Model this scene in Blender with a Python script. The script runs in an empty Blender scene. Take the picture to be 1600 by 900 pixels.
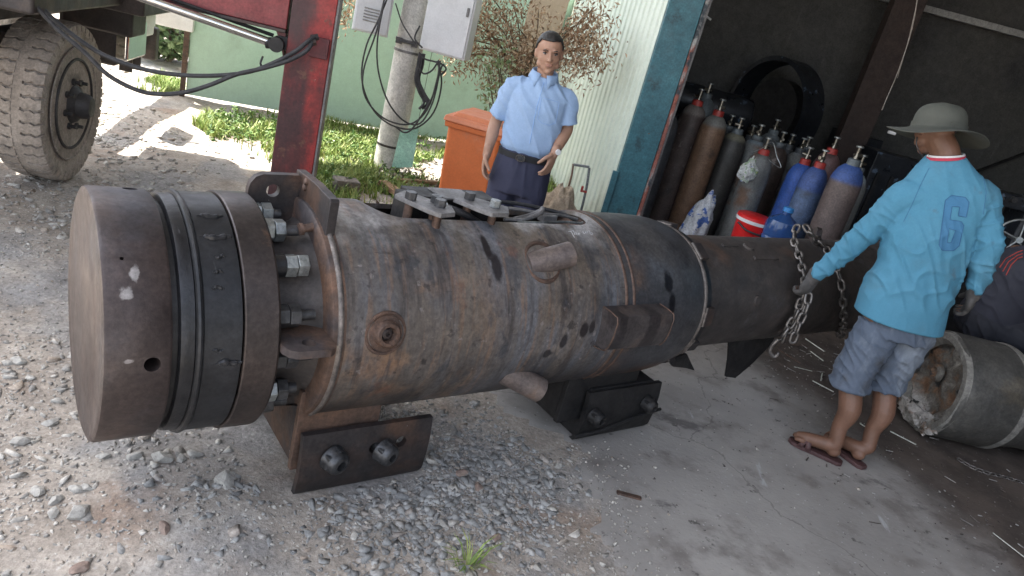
import bpy, bmesh, math, random
import numpy as np
from mathutils import Vector, Matrix, noise as mnoise
from mathutils.bvhtree import BVHTree
R = math.radians
scene = bpy.context.scene
col = scene.collection
random.seed(7); rng = np.random.default_rng(11)

# ------------------------------------------------------------------ camera
F_PX, TILT, ROLL, EYE = 1132.9, 0.361, 0.2615, 1.65
_c, _s = math.cos(TILT), math.sin(TILT)
_F = Vector((0, _c, -_s)); _U = Vector((0, _s, _c)); _R = Vector((1, 0, 0))
_RR = _R*math.cos(ROLL) + _U*math.sin(ROLL)
_UU = -_R*math.sin(ROLL) + _U*math.cos(ROLL)
cd = bpy.data.cameras.new('camera'); cam = bpy.data.objects.new('camera', cd); col.objects.link(cam)
cam.matrix_world = Matrix(((_RR.x, _UU.x, -_F.x, 0), (_RR.y, _UU.y, -_F.y, 0), (_RR.z, _UU.z, -_F.z, EYE), (0, 0, 0, 1)))
cd.lens = 36*F_PX/1600; cd.sensor_width = 36; cd.sensor_fit = 'HORIZONTAL'; cd.clip_end = 800; cd.clip_start = 0.05
scene.camera = cam

def ray(px, py):
    a = (px-800)/F_PX; b = -(py-450)/F_PX
    return _RR*a + _UU*b + _F
def at(px, py, Y):
    d = ray(px, py); return Vector((0, 0, EYE)) + d*(Y/d.y)
def gr(px, py, z=0.0):
    d = ray(px, py); return Vector((0, 0, EYE)) + d*((z-EYE)/d.z)

# ------------------------------------------------------------------ light
SUN_TO = Vector((-0.75, 0.25, 1.45)).normalized()
sun_el = math.asin(SUN_TO.z); sun_az = math.atan2(SUN_TO.x, SUN_TO.y)
w = bpy.data.worlds.new('World'); scene.world = w; w.use_nodes = True
nt = w.node_tree; bgn = nt.nodes['Background']
sky = nt.nodes.new('ShaderNodeTexSky'); sky.sky_type = 'NISHITA'; sky.sun_disc = False
sky.sun_elevation = sun_el; sky.sun_rotation = sun_az; sky.dust_density = 3.0; sky.air_density = 1.0; sky.ozone_density = 1.0
hs = nt.nodes.new('ShaderNodeHueSaturation'); hs.inputs['Saturation'].default_value = .5   # hazy tropical sky
nt.links.new(sky.outputs[0], hs.inputs['Color']); nt.links.new(hs.outputs[0], bgn.inputs[0]); bgn.inputs[1].default_value = 0.15
sd = bpy.data.lights.new('sun', 'SUN'); sun = bpy.data.objects.new('sun', sd); col.objects.link(sun)
sd.energy = 4.6; sd.angle = R(0.6); sd.color = (1, .95, .86)
sun.rotation_euler = SUN_TO.to_track_quat('Z', 'Y').to_euler()
scene.view_settings.view_transform = 'Standard'; scene.view_settings.look = 'None'
scene.view_settings.gamma = 1; scene.view_settings.use_curve_mapping = False
scene.view_settings.exposure = 2.15

# ------------------------------------------------------------------ materials
def _rgba(c): return (c[0], c[1], c[2], 1)
def mat(name, cols, scale=6, detail=6, rough=(.5, .75), metal=0.0, bump=.25, bscale=40, stretch=(1, 1, 1),
        extra=(), spots=(), island=None, alpha=None, trans=0.0, coat=0.0, bdist=.01, emit=None, sss=0.0, grain=.28, gscale=70):
    """cols: [(pos, rgb)...] over a noise; extra: dict(col, scale, lo, hi, stretch); spots: (centre, radii, rgb, noise)"""
    m = bpy.data.materials.new(name); m.use_nodes = True; n = m.node_tree.nodes; l = m.node_tree.links
    b = n['Principled BSDF']; tc = n.new('ShaderNodeTexCoord'); src = tc.outputs['Object']
    def mapped(st, off=0.0):
        mp = n.new('ShaderNodeMapping'); mp.inputs['Scale'].default_value = st; mp.inputs['Location'].default_value = (off, off*.7, off*1.3)
        l.new(src, mp.inputs[0]); return mp.outputs[0]
    def noi(sc, st=(1, 1, 1), det=detail, off=0.0, ro=.6):
        t = n.new('ShaderNodeTexNoise'); t.inputs['Scale'].default_value = sc; t.inputs['Detail'].default_value = det; t.inputs['Roughness'].default_value = ro
        l.new(mapped(st, off), t.inputs['Vector']); return t.outputs['Fac']
    base = noi(scale, stretch)
    rp = n.new('ShaderNodeValToRGB'); e = rp.color_ramp.elements
    cols = list(cols)
    if len(cols) == 1: cols = [(.3, cols[0][1]), (.7, cols[0][1])]
    e[0].position = cols[0][0]; e[0].color = _rgba(cols[0][1]); e[1].position = cols[-1][0]; e[1].color = _rgba(cols[-1][1])
    for p, c in cols[1:-1]:
        q = e.new(p); q.color = _rgba(c)
    if island:
        g = n.new('ShaderNodeNewGeometry'); mm = n.new('ShaderNodeMath'); mm.operation = 'MULTIPLY_ADD'; mm.inputs[1].default_value = island
        l.new(g.outputs['Random Per Island'], mm.inputs[0])
        m2 = n.new('ShaderNodeMath'); m2.operation = 'MULTIPLY'; m2.inputs[1].default_value = 1-island; l.new(base, m2.inputs[0]); l.new(m2.outputs[0], mm.inputs[2])
        l.new(mm.outputs[0], rp.inputs[0])
    else: l.new(base, rp.inputs[0])
    cur = rp.outputs[0]
    def mix(fac, cc):
        nonlocal cur
        x = n.new('ShaderNodeMix'); x.data_type = 'RGBA'; l.new(fac, x.inputs[0]); l.new(cur, x.inputs[6]); x.inputs[7].default_value = _rgba(cc); cur = x.outputs[2]
    def rng_(f, lo, hi, mx=1.0):
        r = n.new('ShaderNodeMapRange'); r.interpolation_type = 'SMOOTHSTEP'; r.inputs[1].default_value = lo; r.inputs[2].default_value = hi; r.inputs[4].default_value = mx; l.new(f, r.inputs[0]); return r.outputs[0]
    for i, x in enumerate(extra):
        f = noi(x.get('scale', 4), x.get('stretch', (1, 1, 1)), x.get('detail', 5), 3.1*(i+1))
        f = rng_(f, x['lo'], x['hi'], x.get('mx', 1.0))
        if 'axis' in x:   # limit to a range along one object axis: (axis index, a, b)
            ax, a, bb = x['axis']; s = n.new('ShaderNodeSeparateXYZ'); l.new(src, s.inputs[0])
            r = rng_(s.outputs[ax], a, bb); q = n.new('ShaderNodeMath'); q.operation = 'MULTIPLY'; l.new(f, q.inputs[0]); l.new(r, q.inputs[1]); f = q.outputs[0]
        mix(f, x['col'])
    for (c0, rad, cc, nz) in spots:
        vs = n.new('ShaderNodeVectorMath'); vs.operation = 'SUBTRACT'; vs.inputs[1].default_value = c0; l.new(src, vs.inputs[0])
        vd = n.new('ShaderNodeVectorMath'); vd.operation = 'DIVIDE'; vd.inputs[1].default_value = rad; l.new(vs.outputs[0], vd.inputs[0])
        vl = n.new('ShaderNodeVectorMath'); vl.operation = 'LENGTH'; l.new(vd.outputs[0], vl.inputs[0])
        q = n.new('ShaderNodeMath'); q.operation = 'MULTIPLY_ADD'; q.inputs[1].default_value = nz; l.new(noi(30, (1, 1, 1), 5, 7.7), q.inputs[0]); l.new(vl.outputs['Value'], q.inputs[2])
        mix(rng_(q.outputs[0], 1.15+nz*.5, .62+nz*.5, .9), cc)
    if grain:
        for gs, ga in ((gscale, grain), (gscale*.22, grain*.7)):
            r = n.new('ShaderNodeMapRange'); r.inputs[1].default_value = .34; r.inputs[2].default_value = .66; r.inputs[3].default_value = 1-ga; r.inputs[4].default_value = 1+ga*.8; l.new(noi(gs, stretch, 6, 12.0+gs, .7), r.inputs[0])
            vm = n.new('ShaderNodeVectorMath'); vm.operation = 'SCALE'; l.new(cur, vm.inputs[0]); l.new(r.outputs[0], vm.inputs['Scale']); cur = vm.outputs[0]
    l.new(cur, b.inputs['Base Color'])
    rr = n.new('ShaderNodeMapRange'); rr.inputs[3].default_value = rough[0]; rr.inputs[4].default_value = rough[1]; rr.inputs[1].default_value = .3; rr.inputs[2].default_value = .7
    l.new(noi(scale*2.3, stretch, 4, 9.0), rr.inputs[0]); l.new(rr.outputs[0], b.inputs['Roughness'])
    b.inputs['Metallic'].default_value = metal
    if coat: b.inputs['Coat Weight'].default_value = coat
    if trans: b.inputs['Transmission Weight'].default_value = trans
    if sss: b.inputs['Subsurface Weight'].default_value = sss; b.inputs['Subsurface Radius'].default_value = (.02, .008, .004)
    if emit: b.inputs['Emission Color'].default_value = _rgba(emit[0]); b.inputs['Emission Strength'].default_value = emit[1]
    if bump:
        bp = n.new('ShaderNodeBump'); bp.inputs['Strength'].default_value = bump; bp.inputs['Distance'].default_value = bdist
        l.new(noi(bscale, stretch, 8, 5.0, .65), bp.inputs['Height']); l.new(bp.outputs[0], b.inputs['Normal'])
    return m

# ------------------------------------------------------------------ object helpers
def tag(o, label=None, cat=None, group=None, kind=None):
    if label: o['label'] = label
    if cat: o['category'] = cat
    if group: o['group'] = group
    if kind: o['kind'] = kind
    return o
def empty(name, loc, rz=0, label=None, cat=None, group=None):
    o = bpy.data.objects.new(name, None); col.objects.link(o); o.location = loc; o.rotation_euler = (0, 0, rz); o.empty_display_size = .1
    return tag(o, label, cat, group)
def frame_of(d):
    d = Vector(d).normalized(); a = Vector((0, 0, 1)) if abs(d.z) < .95 else Vector((1, 0, 0))
    x = a.cross(d).normalized(); return x, d.cross(x)
class MB:
    def __init__(s): s.v = []; s.f = []
    def add(s, vs, fs):
        o = len(s.v); s.v += [tuple(v) for v in vs]; s.f += [tuple(i+o for i in f) for f in fs]; return s
    def box(s, c, size, rot=None, taper=1.0):
        c = Vector(c); hx, hy, hz = size[0]/2, size[1]/2, size[2]/2
        vs = []
        for z in (-1, 1):
            k = taper if z > 0 else 1
            for x, y in ((-1, -1), (1, -1), (1, 1), (-1, 1)):
                p = Vector((x*hx*k, y*hy*k, z*hz)); vs.append(c + (rot @ p if rot else p))
        return s.add(vs, [(3, 2, 1, 0), (4, 5, 6, 7), (0, 1, 5, 4), (1, 2, 6, 5), (2, 3, 7, 6), (3, 0, 4, 7)])
    def cyl(s, a, b, r0, r1=None, n=20, cap=True, off=0.0):
        r1 = r0 if r1 is None else r1; a = Vector(a); b = Vector(b); x, y = frame_of(b-a)
        vs = [p + (x*math.cos(t) + y*math.sin(t))*r for p, r in ((a, r0), (b, r1)) for t in [2*math.pi*i/n+off for i in range(n)]]
        fs = [(i, (i+1) % n, n+(i+1) % n, n+i) for i in range(n)]
        if cap: fs += [tuple(range(n-1, -1, -1)), tuple(range(n, 2*n))]
        return s.add(vs, fs)
    def lathe(s, prof, o=(0, 0, 0), d=(1, 0, 0), n=64, closed=False, wob=0.0, seed=0, cap=True):
        """prof: (along, radius)"""
        o = Vector(o); d = Vector(d).normalized(); x, y = frame_of(d); vs = []; fs = []; m = len(prof)
        for (t, r) in prof:
            for i in range(n):
                a = 2*math.pi*i/n; p = o + d*t + (x*math.cos(a) + y*math.sin(a))*r
                if wob and r > 0: p += (x*math.cos(a)+y*math.sin(a))*wob*mnoise.noise(p*6+Vector((seed, 0, 0)))
                vs.append(p)
        for j in range(m if closed else m-1):
            k = (j+1) % m
            for i in range(n): fs.append((j*n+i, j*n+(i+1) % n, k*n+(i+1) % n, k*n+i))
        if not closed and cap:
            if prof[0][1] > 1e-5: fs.append(tuple(range(n-1, -1, -1)))
            if prof[-1][1] > 1e-5: fs.append(tuple((m-1)*n+i for i in range(n)))
        return s.add(vs, fs)
    def tube(s, pts, r, n=8, closed=False, sub=1):
        pts = [Vector(p) for p in pts]
        if sub > 1:
            q = []; m = len(pts)
            for i in range(m if closed else m-1):
                p0 = pts[(i-1) % m] if closed or i > 0 else pts[i]*2-pts[i+1]; p1 = pts[i]; p2 = pts[(i+1) % m]
                p3 = pts[(i+2) % m] if closed or i+2 < m else p2*2-p1
                for k in range(sub):
                    t = k/sub; q.append(.5*((2*p1)+(p2-p0)*t+(2*p0-5*p1+4*p2-p3)*t*t+(3*p1-p0-3*p2+p3)*t**3))
            if not closed: q.append(pts[-1])
            pts = q
        m = len(pts); rs = r if isinstance(r, (list, tuple)) else [r]*m
        if len(rs) != m: rs = [rs[min(len(rs)-1, int(i*(len(rs)-1)/(m-1)))] for i in range(m)]
        vs = []; fs = []; x = None
        for i, p in enumerate(pts):
            d = (pts[(i+1) % m]-pts[i-1]) if closed or 0 < i < m-1 else (pts[1]-pts[0] if i == 0 else pts[-1]-pts[-2])
            d.normalize()
            x = frame_of(d)[0] if x is None else (x - d*x.dot(d)).normalized()
            y = d.cross(x)
            for k in range(n):
                a = 2*math.pi*k/n; vs.append(p+(x*math.cos(a)+y*math.sin(a))*rs[i])
        for i in range(m if closed else m-1):
            j = (i+1) % m
            for k in range(n): fs.append((i*n+k, i*n+(k+1) % n, j*n+(k+1) % n, j*n+k))
        if not closed: fs += [tuple(range(n-1, -1, -1)), tuple((m-1)*n+k for k in range(n))]
        return s.add(vs, fs)
    def prism(s, poly, o, ux, uy, th):
        """2-D outline in the plane (ux, uy) at o, thickened by th along ux x uy (centred)"""
        o = Vector(o); ux = Vector(ux); uy = Vector(uy); nn = ux.cross(uy).normalized()*th/2; n = len(poly)
        vs = [o+ux*a+uy*b-nn for a, b in poly]+[o+ux*a+uy*b+nn for a, b in poly]
        return s.add(vs, [tuple(range(n-1, -1, -1)), tuple(range(n, 2*n))]+[(i, (i+1) % n, n+(i+1) % n, n+i) for i in range(n)])
    def plate_hole(s, poly, holes, o, ux, uy, th): raise NotImplementedError
    def build(s, name, m, parent=None, bevel=0.0, ang=35, label=None, flat=False, bseg=2):
        me = bpy.data.meshes.new(name); me.from_pydata(s.v, [], s.f); me.validate(); me.update()
        b = bmesh.new(); b.from_mesh(me); bmesh.ops.recalc_face_normals(b, faces=b.faces); b.to_mesh(me); b.free()
        return link(name, me, m, parent, bevel, ang, label, flat, bseg)
def link(name, me, m, parent=None, bevel=0.0, ang=35, label=None, flat=False, bseg=2):
    if not flat:
        me.polygons.foreach_set('use_smooth', [True]*len(me.polygons)); me.set_sharp_from_angle(angle=R(ang))
    if m is not None:
        for mm in (m if isinstance(m, (list, tuple)) else [m]): me.materials.append(mm)
    o = bpy.data.objects.new(name, me); col.objects.link(o)
    if parent: o.parent = parent
    if bevel:
        bv = o.modifiers.new('bevel', 'BEVEL'); bv.width = bevel; bv.segments = bseg; bv.limit_method = 'ANGLE'; bv.angle_limit = R(40); bv.harden_normals = True
    if label: o['label'] = label
    return o
def boolean_cut(o, cutters):
    """cut holes for good; the cutters are removed again"""
    for c in cutters:
        md = o.modifiers.new('cut', 'BOOLEAN'); md.operation = 'DIFFERENCE'; md.solver = 'EXACT'; md.object = c
    dg = bpy.context.evaluated_depsgraph_get(); dg.update()
    me = bpy.data.meshes.new_from_object(o.evaluated_get(dg)); o.modifiers.clear(); o.data = me
    for c in cutters: bpy.data.objects.remove(c, do_unlink=True)
    me.polygons.foreach_set('use_smooth', [True]*len(me.polygons)); me.set_sharp_from_angle(angle=R(35))
    return o
def hexpts(c, d, r, h, n=6, off=0.0):
    return (Vector(c), Vector(c)+Vector(d).normalized()*h, r, r, n, True, off)
# ------------------------------------------------------------------ shared materials
M = {}
M['dirt'] = None
M['gravel'] = mat('gravel stone', [(.05, (.25, .235, .215)), (.3, (.34, .32, .29)), (.55, (.43, .405, .365)), (.8, (.52, .49, .44)), (.95, (.37, .30, .24))], scale=30, island=.92, rough=(.75, .95), bump=.4, bscale=90)
M['gravel_blue'] = mat('crushed blue stone', [(.05, (.19, .19, .185)), (.45, (.28, .278, .27)), (.8, (.38, .375, .36)), (.97, (.36, .31, .27))], scale=30, island=.92, rough=(.7, .9), bump=.4, bscale=90)
STEEL_D = [(.25, (.028, .024, .024)), (.5, (.05, .042, .04)), (.75, (.085, .062, .052))]
M['cap'] = mat('brown mill scale steel', [(.2, (.034, .027, .027)), (.5, (.058, .043, .040)), (.8, (.092, .066, .056))], scale=5, rough=(.38, .6), metal=.35, bump=.18, bscale=25,
    extra=[dict(col=(.05, .055, .07), scale=3, lo=.5, hi=.75, mx=.6), dict(col=(.02, .018, .018), scale=14, lo=.66, hi=.75, mx=.7)],
    spots=[((.055, -.295, .205+.574), (.016, .05, .014), (.30, .28, .27), 2.6), ((.055, -.352, .045+.574), (.014, .02, .007), (.27, .25, .25), 2.2), ((.075, -.26, .245+.574), (.010, .05, .016), (.34, .32, .31), 2.8)])
M['rubber_black'] = mat('greased black steel', [(.3, (.008, .008, .010)), (.7, (.024, .025, .028))], scale=9, rough=(.28, .5), metal=.3, bump=.5, bscale=22, bdist=.006,
    extra=[dict(col=(.13, .13, .14), scale=40, lo=.66, hi=.74, mx=.7, stretch=(1, .4, .4)), dict(col=(.10, .065, .045), scale=3, lo=.6, hi=.75, mx=.5)])
M['ring_black'] = mat('black painted ring steel', [(.3, (.014, .015, .017)), (.7, (.032, .033, .037))], scale=7, rough=(.35, .55), metal=.4, bump=.2, bscale=30, bdist=.005,
    extra=[dict(col=(.12, .07, .045), scale=4, lo=.6, hi=.75, mx=.5), dict(col=(.11, .11, .12), scale=20, lo=.62, hi=.72, mx=.35, stretch=(2, .3, .3))])
M['flange'] = mat('dark oiled flange steel', [(.25, (.03, .027, .028)), (.7, (.075, .058, .052))], scale=4, rough=(.33, .55), metal=.5, bump=.12, bscale=30, bdist=.005,
    extra=[dict(col=(.22, .12, .07), scale=7, lo=.6, hi=.72, mx=.7)])
M['barrel'] = mat('weathered rolled steel', [(.25, (.085, .078, .075)), (.45, (.122, .106, .095)), (.62, (.17, .137, .11)), (.8, (.22, .172, .13))], scale=3.2, detail=9, rough=(.4, .66), metal=.25, bump=.22, bscale=30, bdist=.005, stretch=(1, .8, .8),
    extra=[dict(col=(.31, .165, .08), scale=3.4, lo=.48, hi=.66, mx=.75, axis=(0, 1.35, .7)),
           dict(col=(.135, .15, .18), scale=2.6, lo=.44, hi=.66, mx=.75, stretch=(2.0, .5, .5)),
           dict(col=(.055, .048, .048), scale=7, lo=.50, hi=.66, mx=.8, stretch=(3.6, .35, .35)),
           dict(col=(.20, .13, .09), scale=11, lo=.53, hi=.66, mx=.6, stretch=(3.4, .3, .3)),
           dict(col=(.035, .03, .03), scale=16, lo=.60, hi=.68, mx=.7), dict(col=(.28, .25, .24), scale=28, lo=.63, hi=.69, mx=.5), dict(col=(.05, .055, .065), scale=9, lo=.55, hi=.64, mx=.6, stretch=(1, .6, .6)),
           dict(col=(.42, .41, .41), scale=5, lo=.46, hi=.64, mx=.75, axis=(2, .86, .93)),  # whitish top: sky reflection painted into the colour
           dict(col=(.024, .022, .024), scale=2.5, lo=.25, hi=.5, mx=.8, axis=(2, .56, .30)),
           dict(col=(.04, .036, .036), scale=60, lo=.66, hi=.70, mx=.5, stretch=(.15, 1, 1)),
           dict(col=(.16, .07, .045), scale=5, lo=.60, hi=.68, mx=.5, detail=9)],
    spots=[((1.17, -.20, .86), (.018, .055, .09), (.012, .008, .009), .7), ((1.19, -.25, .82), (.024, .06, .06), (.012, .008, .009), .8),
           ((1.59, -.361, .61), (.022, .06, .035), (.015, .012, .014), .7), ((1.50, -.36, .57), (.02, .05, .03), (.02, .017, .02), .8), ((1.44, -.36, .52), (.022, .06, .02), (.022, .02, .022), .8),
           ((1.63, -.363, .62), (.016, .06, .03), (.02, .017, .018), .8)])
M['dome'] = mat('blued dark shell steel', [(.25, (.045, .046, .054)), (.5, (.08, .08, .086)), (.8, (.125, .118, .115))], scale=4, detail=8, rough=(.36, .58), metal=.45, bump=.15, bscale=26, bdist=.005,
    extra=[dict(col=(.22, .12, .07), scale=4, lo=.45, hi=.6, mx=.8, axis=(0, 1.95, 1.82)),
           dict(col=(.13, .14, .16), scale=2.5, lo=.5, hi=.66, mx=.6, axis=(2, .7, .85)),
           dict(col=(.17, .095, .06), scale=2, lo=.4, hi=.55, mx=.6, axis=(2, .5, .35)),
           dict(col=(.018, .017, .02), scale=4, lo=.56, hi=.68, mx=.8)],
    spots=[((2.05, -.30, .77), (.03, .07, .045), (.010, .009, .012), .8), ((2.07, -.34, .69), (.022, .05, .05), (.010, .009, .012), .8)])
M['thin'] = mat('old dark pipe steel', [(.25, (.038, .035, .035)), (.5, (.058, .05, .047)), (.8, (.085, .068, .06))], scale=5, detail=9, rough=(.5, .75), metal=.25, bump=.2, bscale=35, bdist=.005,
    extra=[dict(col=(.13, .07, .045), scale=3, lo=.55, hi=.72, mx=.5), dict(col=(.10, .10, .105), scale=9, lo=.6, hi=.7, mx=.5)])
M['plate'] = mat('dark flame cut plate', [(.25, (.022, .021, .023)), (.5, (.042, .036, .036)), (.8, (.09, .055, .042))], scale=5, rough=(.45, .65), metal=.35, bump=.2, bscale=35, bdist=.005,
    extra=[dict(col=(.12, .065, .04), scale=4, lo=.52, hi=.68, mx=.6), dict(col=(.3, .29, .28), scale=45, lo=.72, hi=.76)])
M['rustplate'] = mat('rusted plate', [(.25, (.06, .042, .036)), (.5, (.12, .075, .055)), (.8, (.22, .12, .075))], scale=7, rough=(.5, .75), metal=.3, bump=.25, bscale=35, bdist=.005,
    extra=[dict(col=(.045, .045, .052), scale=4, lo=.52, hi=.66, mx=.8)])
M['greyplate'] = mat('bare grey flame cut plate', [(.25, (.12, .115, .115)), (.6, (.2, .195, .195)), (.85, (.27, .25, .24))], scale=12, rough=(.45, .65), metal=.4, bump=.3, bscale=60, bdist=.004)
M['nut'] = mat('zinc plated nut', [(.25, (.22, .235, .24)), (.7, (.42, .45, .45))], scale=14, rough=(.3, .5), metal=.75, bump=.15, bscale=60, bdist=.003,
    extra=[dict(col=(.05, .05, .055), scale=9, lo=.5, hi=.65, mx=.7)])
M['nutdark'] = mat('greasy dark nut', [(.25, (.03, .032, .034)), (.7, (.10, .10, .105))], scale=20, rough=(.3, .5), metal=.6, bump=.5, bscale=40, bdist=.004)
M['weld'] = mat('weld bead steel', [(.25, (.10, .09, .085)), (.7, (.24, .21, .19))], scale=30, rough=(.4, .6), metal=.6, bump=.8, bscale=45, bdist=.006)
M['brownweld'] = mat('rusty weld bead', [(.25, (.06, .045, .04)), (.7, (.15, .09, .065))], scale=30, rough=(.5, .7), metal=.4, bump=.8, bscale=45, bdist=.006)
M['dark'] = mat('sooty black steel', [(.3, (.012, .012, .013)), (.7, (.03, .028, .028))], scale=8, rough=(.45, .7), metal=.3, bump=.2)
M['blackrubber'] = mat('black rubber', [(.3, (.02, .02, .022)), (.7, (.045, .045, .048))], scale=20, rough=(.5, .7), bump=.1)
M['chrome'] = mat('bright rod steel', grain=.07, cols=[(.3, (.55, .55, .53)), (.7, (.75, .74, .72))], scale=8, rough=(.12, .25), metal=1.0, bump=0)
M['chain'] = mat('galvanised chain', [(.25, (.10, .09, .085)), (.7, (.26, .24, .225))], scale=30, rough=(.3, .5), metal=.7, bump=.3, bscale=60, bdist=.003)
M['red'] = mat('worn red crane paint', [(.25, (.26, .022, .022)), (.6, (.36, .035, .03)), (.85, (.42, .06, .05))], scale=4, rough=(.4, .6), bump=.12, bscale=30,
    extra=[dict(col=(.035, .015, .018), scale=2.6, lo=.46, hi=.62, mx=.85, stretch=(1, 1, .45)), dict(col=(.4, .36, .34), scale=35, lo=.70, hi=.74), dict(col=(.12, .05, .035), scale=9, lo=.62, hi=.7)])
M['red_dark'] = mat('grimy dark red paint', [(.25, (.05, .012, .016)), (.6, (.11, .02, .024)), (.85, (.2, .03, .03))], scale=4, rough=(.4, .6), bump=.12, bscale=30)
M['green'] = mat('pale green sheet paint', grain=.07, cols=[(.25, (.41, .57, .46)), (.6, (.47, .64, .52)), (.85, (.52, .69, .56))], scale=1.2, rough=(.5, .7), bump=.05, bscale=8,
    extra=[dict(col=(.18, .30, .23), scale=18, lo=.70, hi=.78, mx=.6, stretch=(1, 1, .2)), dict(col=(.30, .38, .29), scale=3, lo=.55, hi=.8, mx=.5)])
M['white_sheet'] = mat('off white corrugated sheet', grain=.07, cols=[(.25, (.58, .66, .58)), (.7, (.72, .79, .70))], scale=2, rough=(.4, .6), bump=.04,
    extra=[dict(col=(.35, .30, .2), scale=2, lo=.40, hi=.6, mx=.45, axis=(2, .7, .0)), dict(col=(.3, .3, .26), scale=30, lo=.70, hi=.75, mx=.6)])
M['teal'] = mat('teal blue door post paint', [(.25, (.028, .105, .135)), (.6, (.042, .15, .185)), (.85, (.06, .19, .22))], scale=4, rough=(.4, .6), bump=.15, bscale=20,
    extra=[dict(col=(.02, .05, .06), scale=6, lo=.55, hi=.68, mx=.7), dict(col=(.1, .05, .03), scale=25, lo=.7, hi=.74)])
M['tanwall'] = mat('tan plywood panel', grain=.07, cols=[(.25, (.36, .28, .2)), (.7, (.46, .36, .27))], scale=3, rough=(.6, .8), bump=.05, extra=[dict(col=(.25, .18, .12), scale=5, lo=.58, hi=.7, mx=.6, stretch=(2, 2, .3))])
M['soot'] = mat('sooty workshop sheet', [(.25, (.056, .056, .058)), (.6, (.073, .072, .067)), (.85, (.10, .096, .088))], scale=1.3, detail=8, rough=(.6, .9), bump=.1,
    extra=[dict(col=(.16, .16, .155), scale=6, lo=.6, hi=.8, mx=.5, stretch=(3, 3, .25)), dict(col=(.035, .035, .04), scale=1.2, lo=.55, hi=.7, mx=.7)])
M['rooftin'] = mat('grey roof sheet', [(.3, (.28, .28, .28)), (.7, (.36, .36, .35))], scale=2, rough=(.5, .7), bump=.05)
M['wood'] = mat('weathered wood', [(.25, (.16, .09, .05)), (.7, (.32, .2, .12))], scale=8, stretch=(1, 6, 6), rough=(.7, .9), bump=.3)
M['brick'] = mat('grey brick', [(.3, (.12, .11, .10)), (.7, (.2, .18, .16))], scale=20, rough=(.8, .95), bump=.5)

# ------------------------------------------------------------------ ground
CONC = [(0.10, 2.93), (0.30, 2.79), (0.46, 2.66), (0.53, 2.45), (0.57, 2.2), (0.62, 1.95), (0.72, 1.3), (0.8, -3), (30, -3), (30, 12), (1.05, 12), (.95, 7.2), (.55, 5.2), (.1, 3.6)]
def seg_dist(P, poly):
    P = np.asarray(P, float); d = np.full(len(P), 1e9); ins = np.zeros(len(P), bool); n = len(poly)
    for i in range(n):
        a = np.array(poly[i], float); b = np.array(poly[(i+1) % n], float); ab = b-a
        t = np.clip(((P-a)@ab)/(ab@ab), 0, 1); d = np.minimum(d, np.hypot(*(P-(a+t[:, None]*ab)).T))
        c = ((a[1] > P[:, 1]) != (b[1] > P[:, 1])) & (P[:, 0] < (b[0]-a[0])*(P[:, 1]-a[1])/(b[1]-a[1]+1e-12)+a[0]); ins ^= c
    return np.where(ins, -d, d)
def vnoise(x, y, sc, seed=0):
    """value noise, vectorised"""
    x = x*sc+seed*17.3; y = y*sc+seed*9.1; xi = np.floor(x).astype(int); yi = np.floor(y).astype(int); fx = x-xi; fy = y-yi
    def h(a, b):
        q = (a*374761393 + b*668265263 + seed*1442695) & 0x7fffffff; q = (q ^ (q >> 13))*1274126177 & 0x7fffffff; return ((q ^ (q >> 16)) & 0xffff)/65535.
    fx = fx*fx*(3-2*fx); fy = fy*fy*(3-2*fy)
    return (h(xi, yi)*(1-fx)+h(xi+1, yi)*fx)*(1-fy)+(h(xi, yi+1)*(1-fx)+h(xi+1, yi+1)*fx)*fy
def ground_z(x, y):
    x = np.asarray(x, float); y = np.asarray(y, float)
    sd_ = seg_dist(np.stack([x.ravel(), y.ravel()], 1), CONC).reshape(x.shape)
    k = np.clip(sd_/.35, 0, 1)
    z = (vnoise(x, y, 1.3, 1)-.5)*.05+(vnoise(x, y, 4, 2)-.5)*.025+(vnoise(x, y, 14, 3)-.5)*.010+(vnoise(x, y, 40, 4)-.5)*.004
    b = np.exp(-(((x+.75)/.35)**2+((y-1.78)/.22)**2))*.04     # dirt heap by the front saddle
    near = np.clip((40-np.hypot(x, y-4))/10, 0, 1)
    # saddle feet and wheels stand level
    for (fx, fy) in ((-.25, 2.28), (.72, 3.05)):
        k = k*(1-.8*np.exp(-(((x-fx)/.45)**2+((y-fy)/.4)**2)))
    return (z+b-.012)*k*near-.004*(sd_ < .05)
def axis_lines(lo, hi, step, far):
    a = list(np.arange(lo, hi, step)); s = step; p = lo; q = a[-1]; L = []; H = []
    while p > -far: s *= 1.25; p -= s; L.append(p)
    s = step
    while q < far: s *= 1.25; q += s; H.append(q)
    return np.array(L[::-1]+a+H)
gx = axis_lines(-5.5, 3.0, .03, 250); gy = axis_lines(.8, 10., .035, 250)
X, Y = np.meshgrid(gx, gy); Z = ground_z(X, Y)
V = np.stack([X, Y, Z], -1).reshape(-1, 3); nx, ny = len(gx), len(gy)
ii, jj = np.meshgrid(np.arange(nx-1), np.arange(ny-1)); a = (jj*nx+ii).ravel()
Fq = np.stack([a, a+1, a+nx+1, a+nx], 1)
def np_mesh(name, V, Fq):
    me = bpy.data.meshes.new(name); k = Fq.shape[1]
    me.vertices.add(len(V)); me.vertices.foreach_set('co', V.astype(np.float32).ravel())
    me.loops.add(len(Fq)*k); me.loops.foreach_set('vertex_index', Fq.astype(np.int32).ravel())
    me.polygons.add(len(Fq)); me.polygons.foreach_set('loop_start', np.arange(0, len(Fq)*k, k, dtype=np.int32)); me.polygons.foreach_set('loop_total', np.full(len(Fq), k, dtype=np.int32))
    me.update(calc_edges=True); me.validate(); return me
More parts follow.
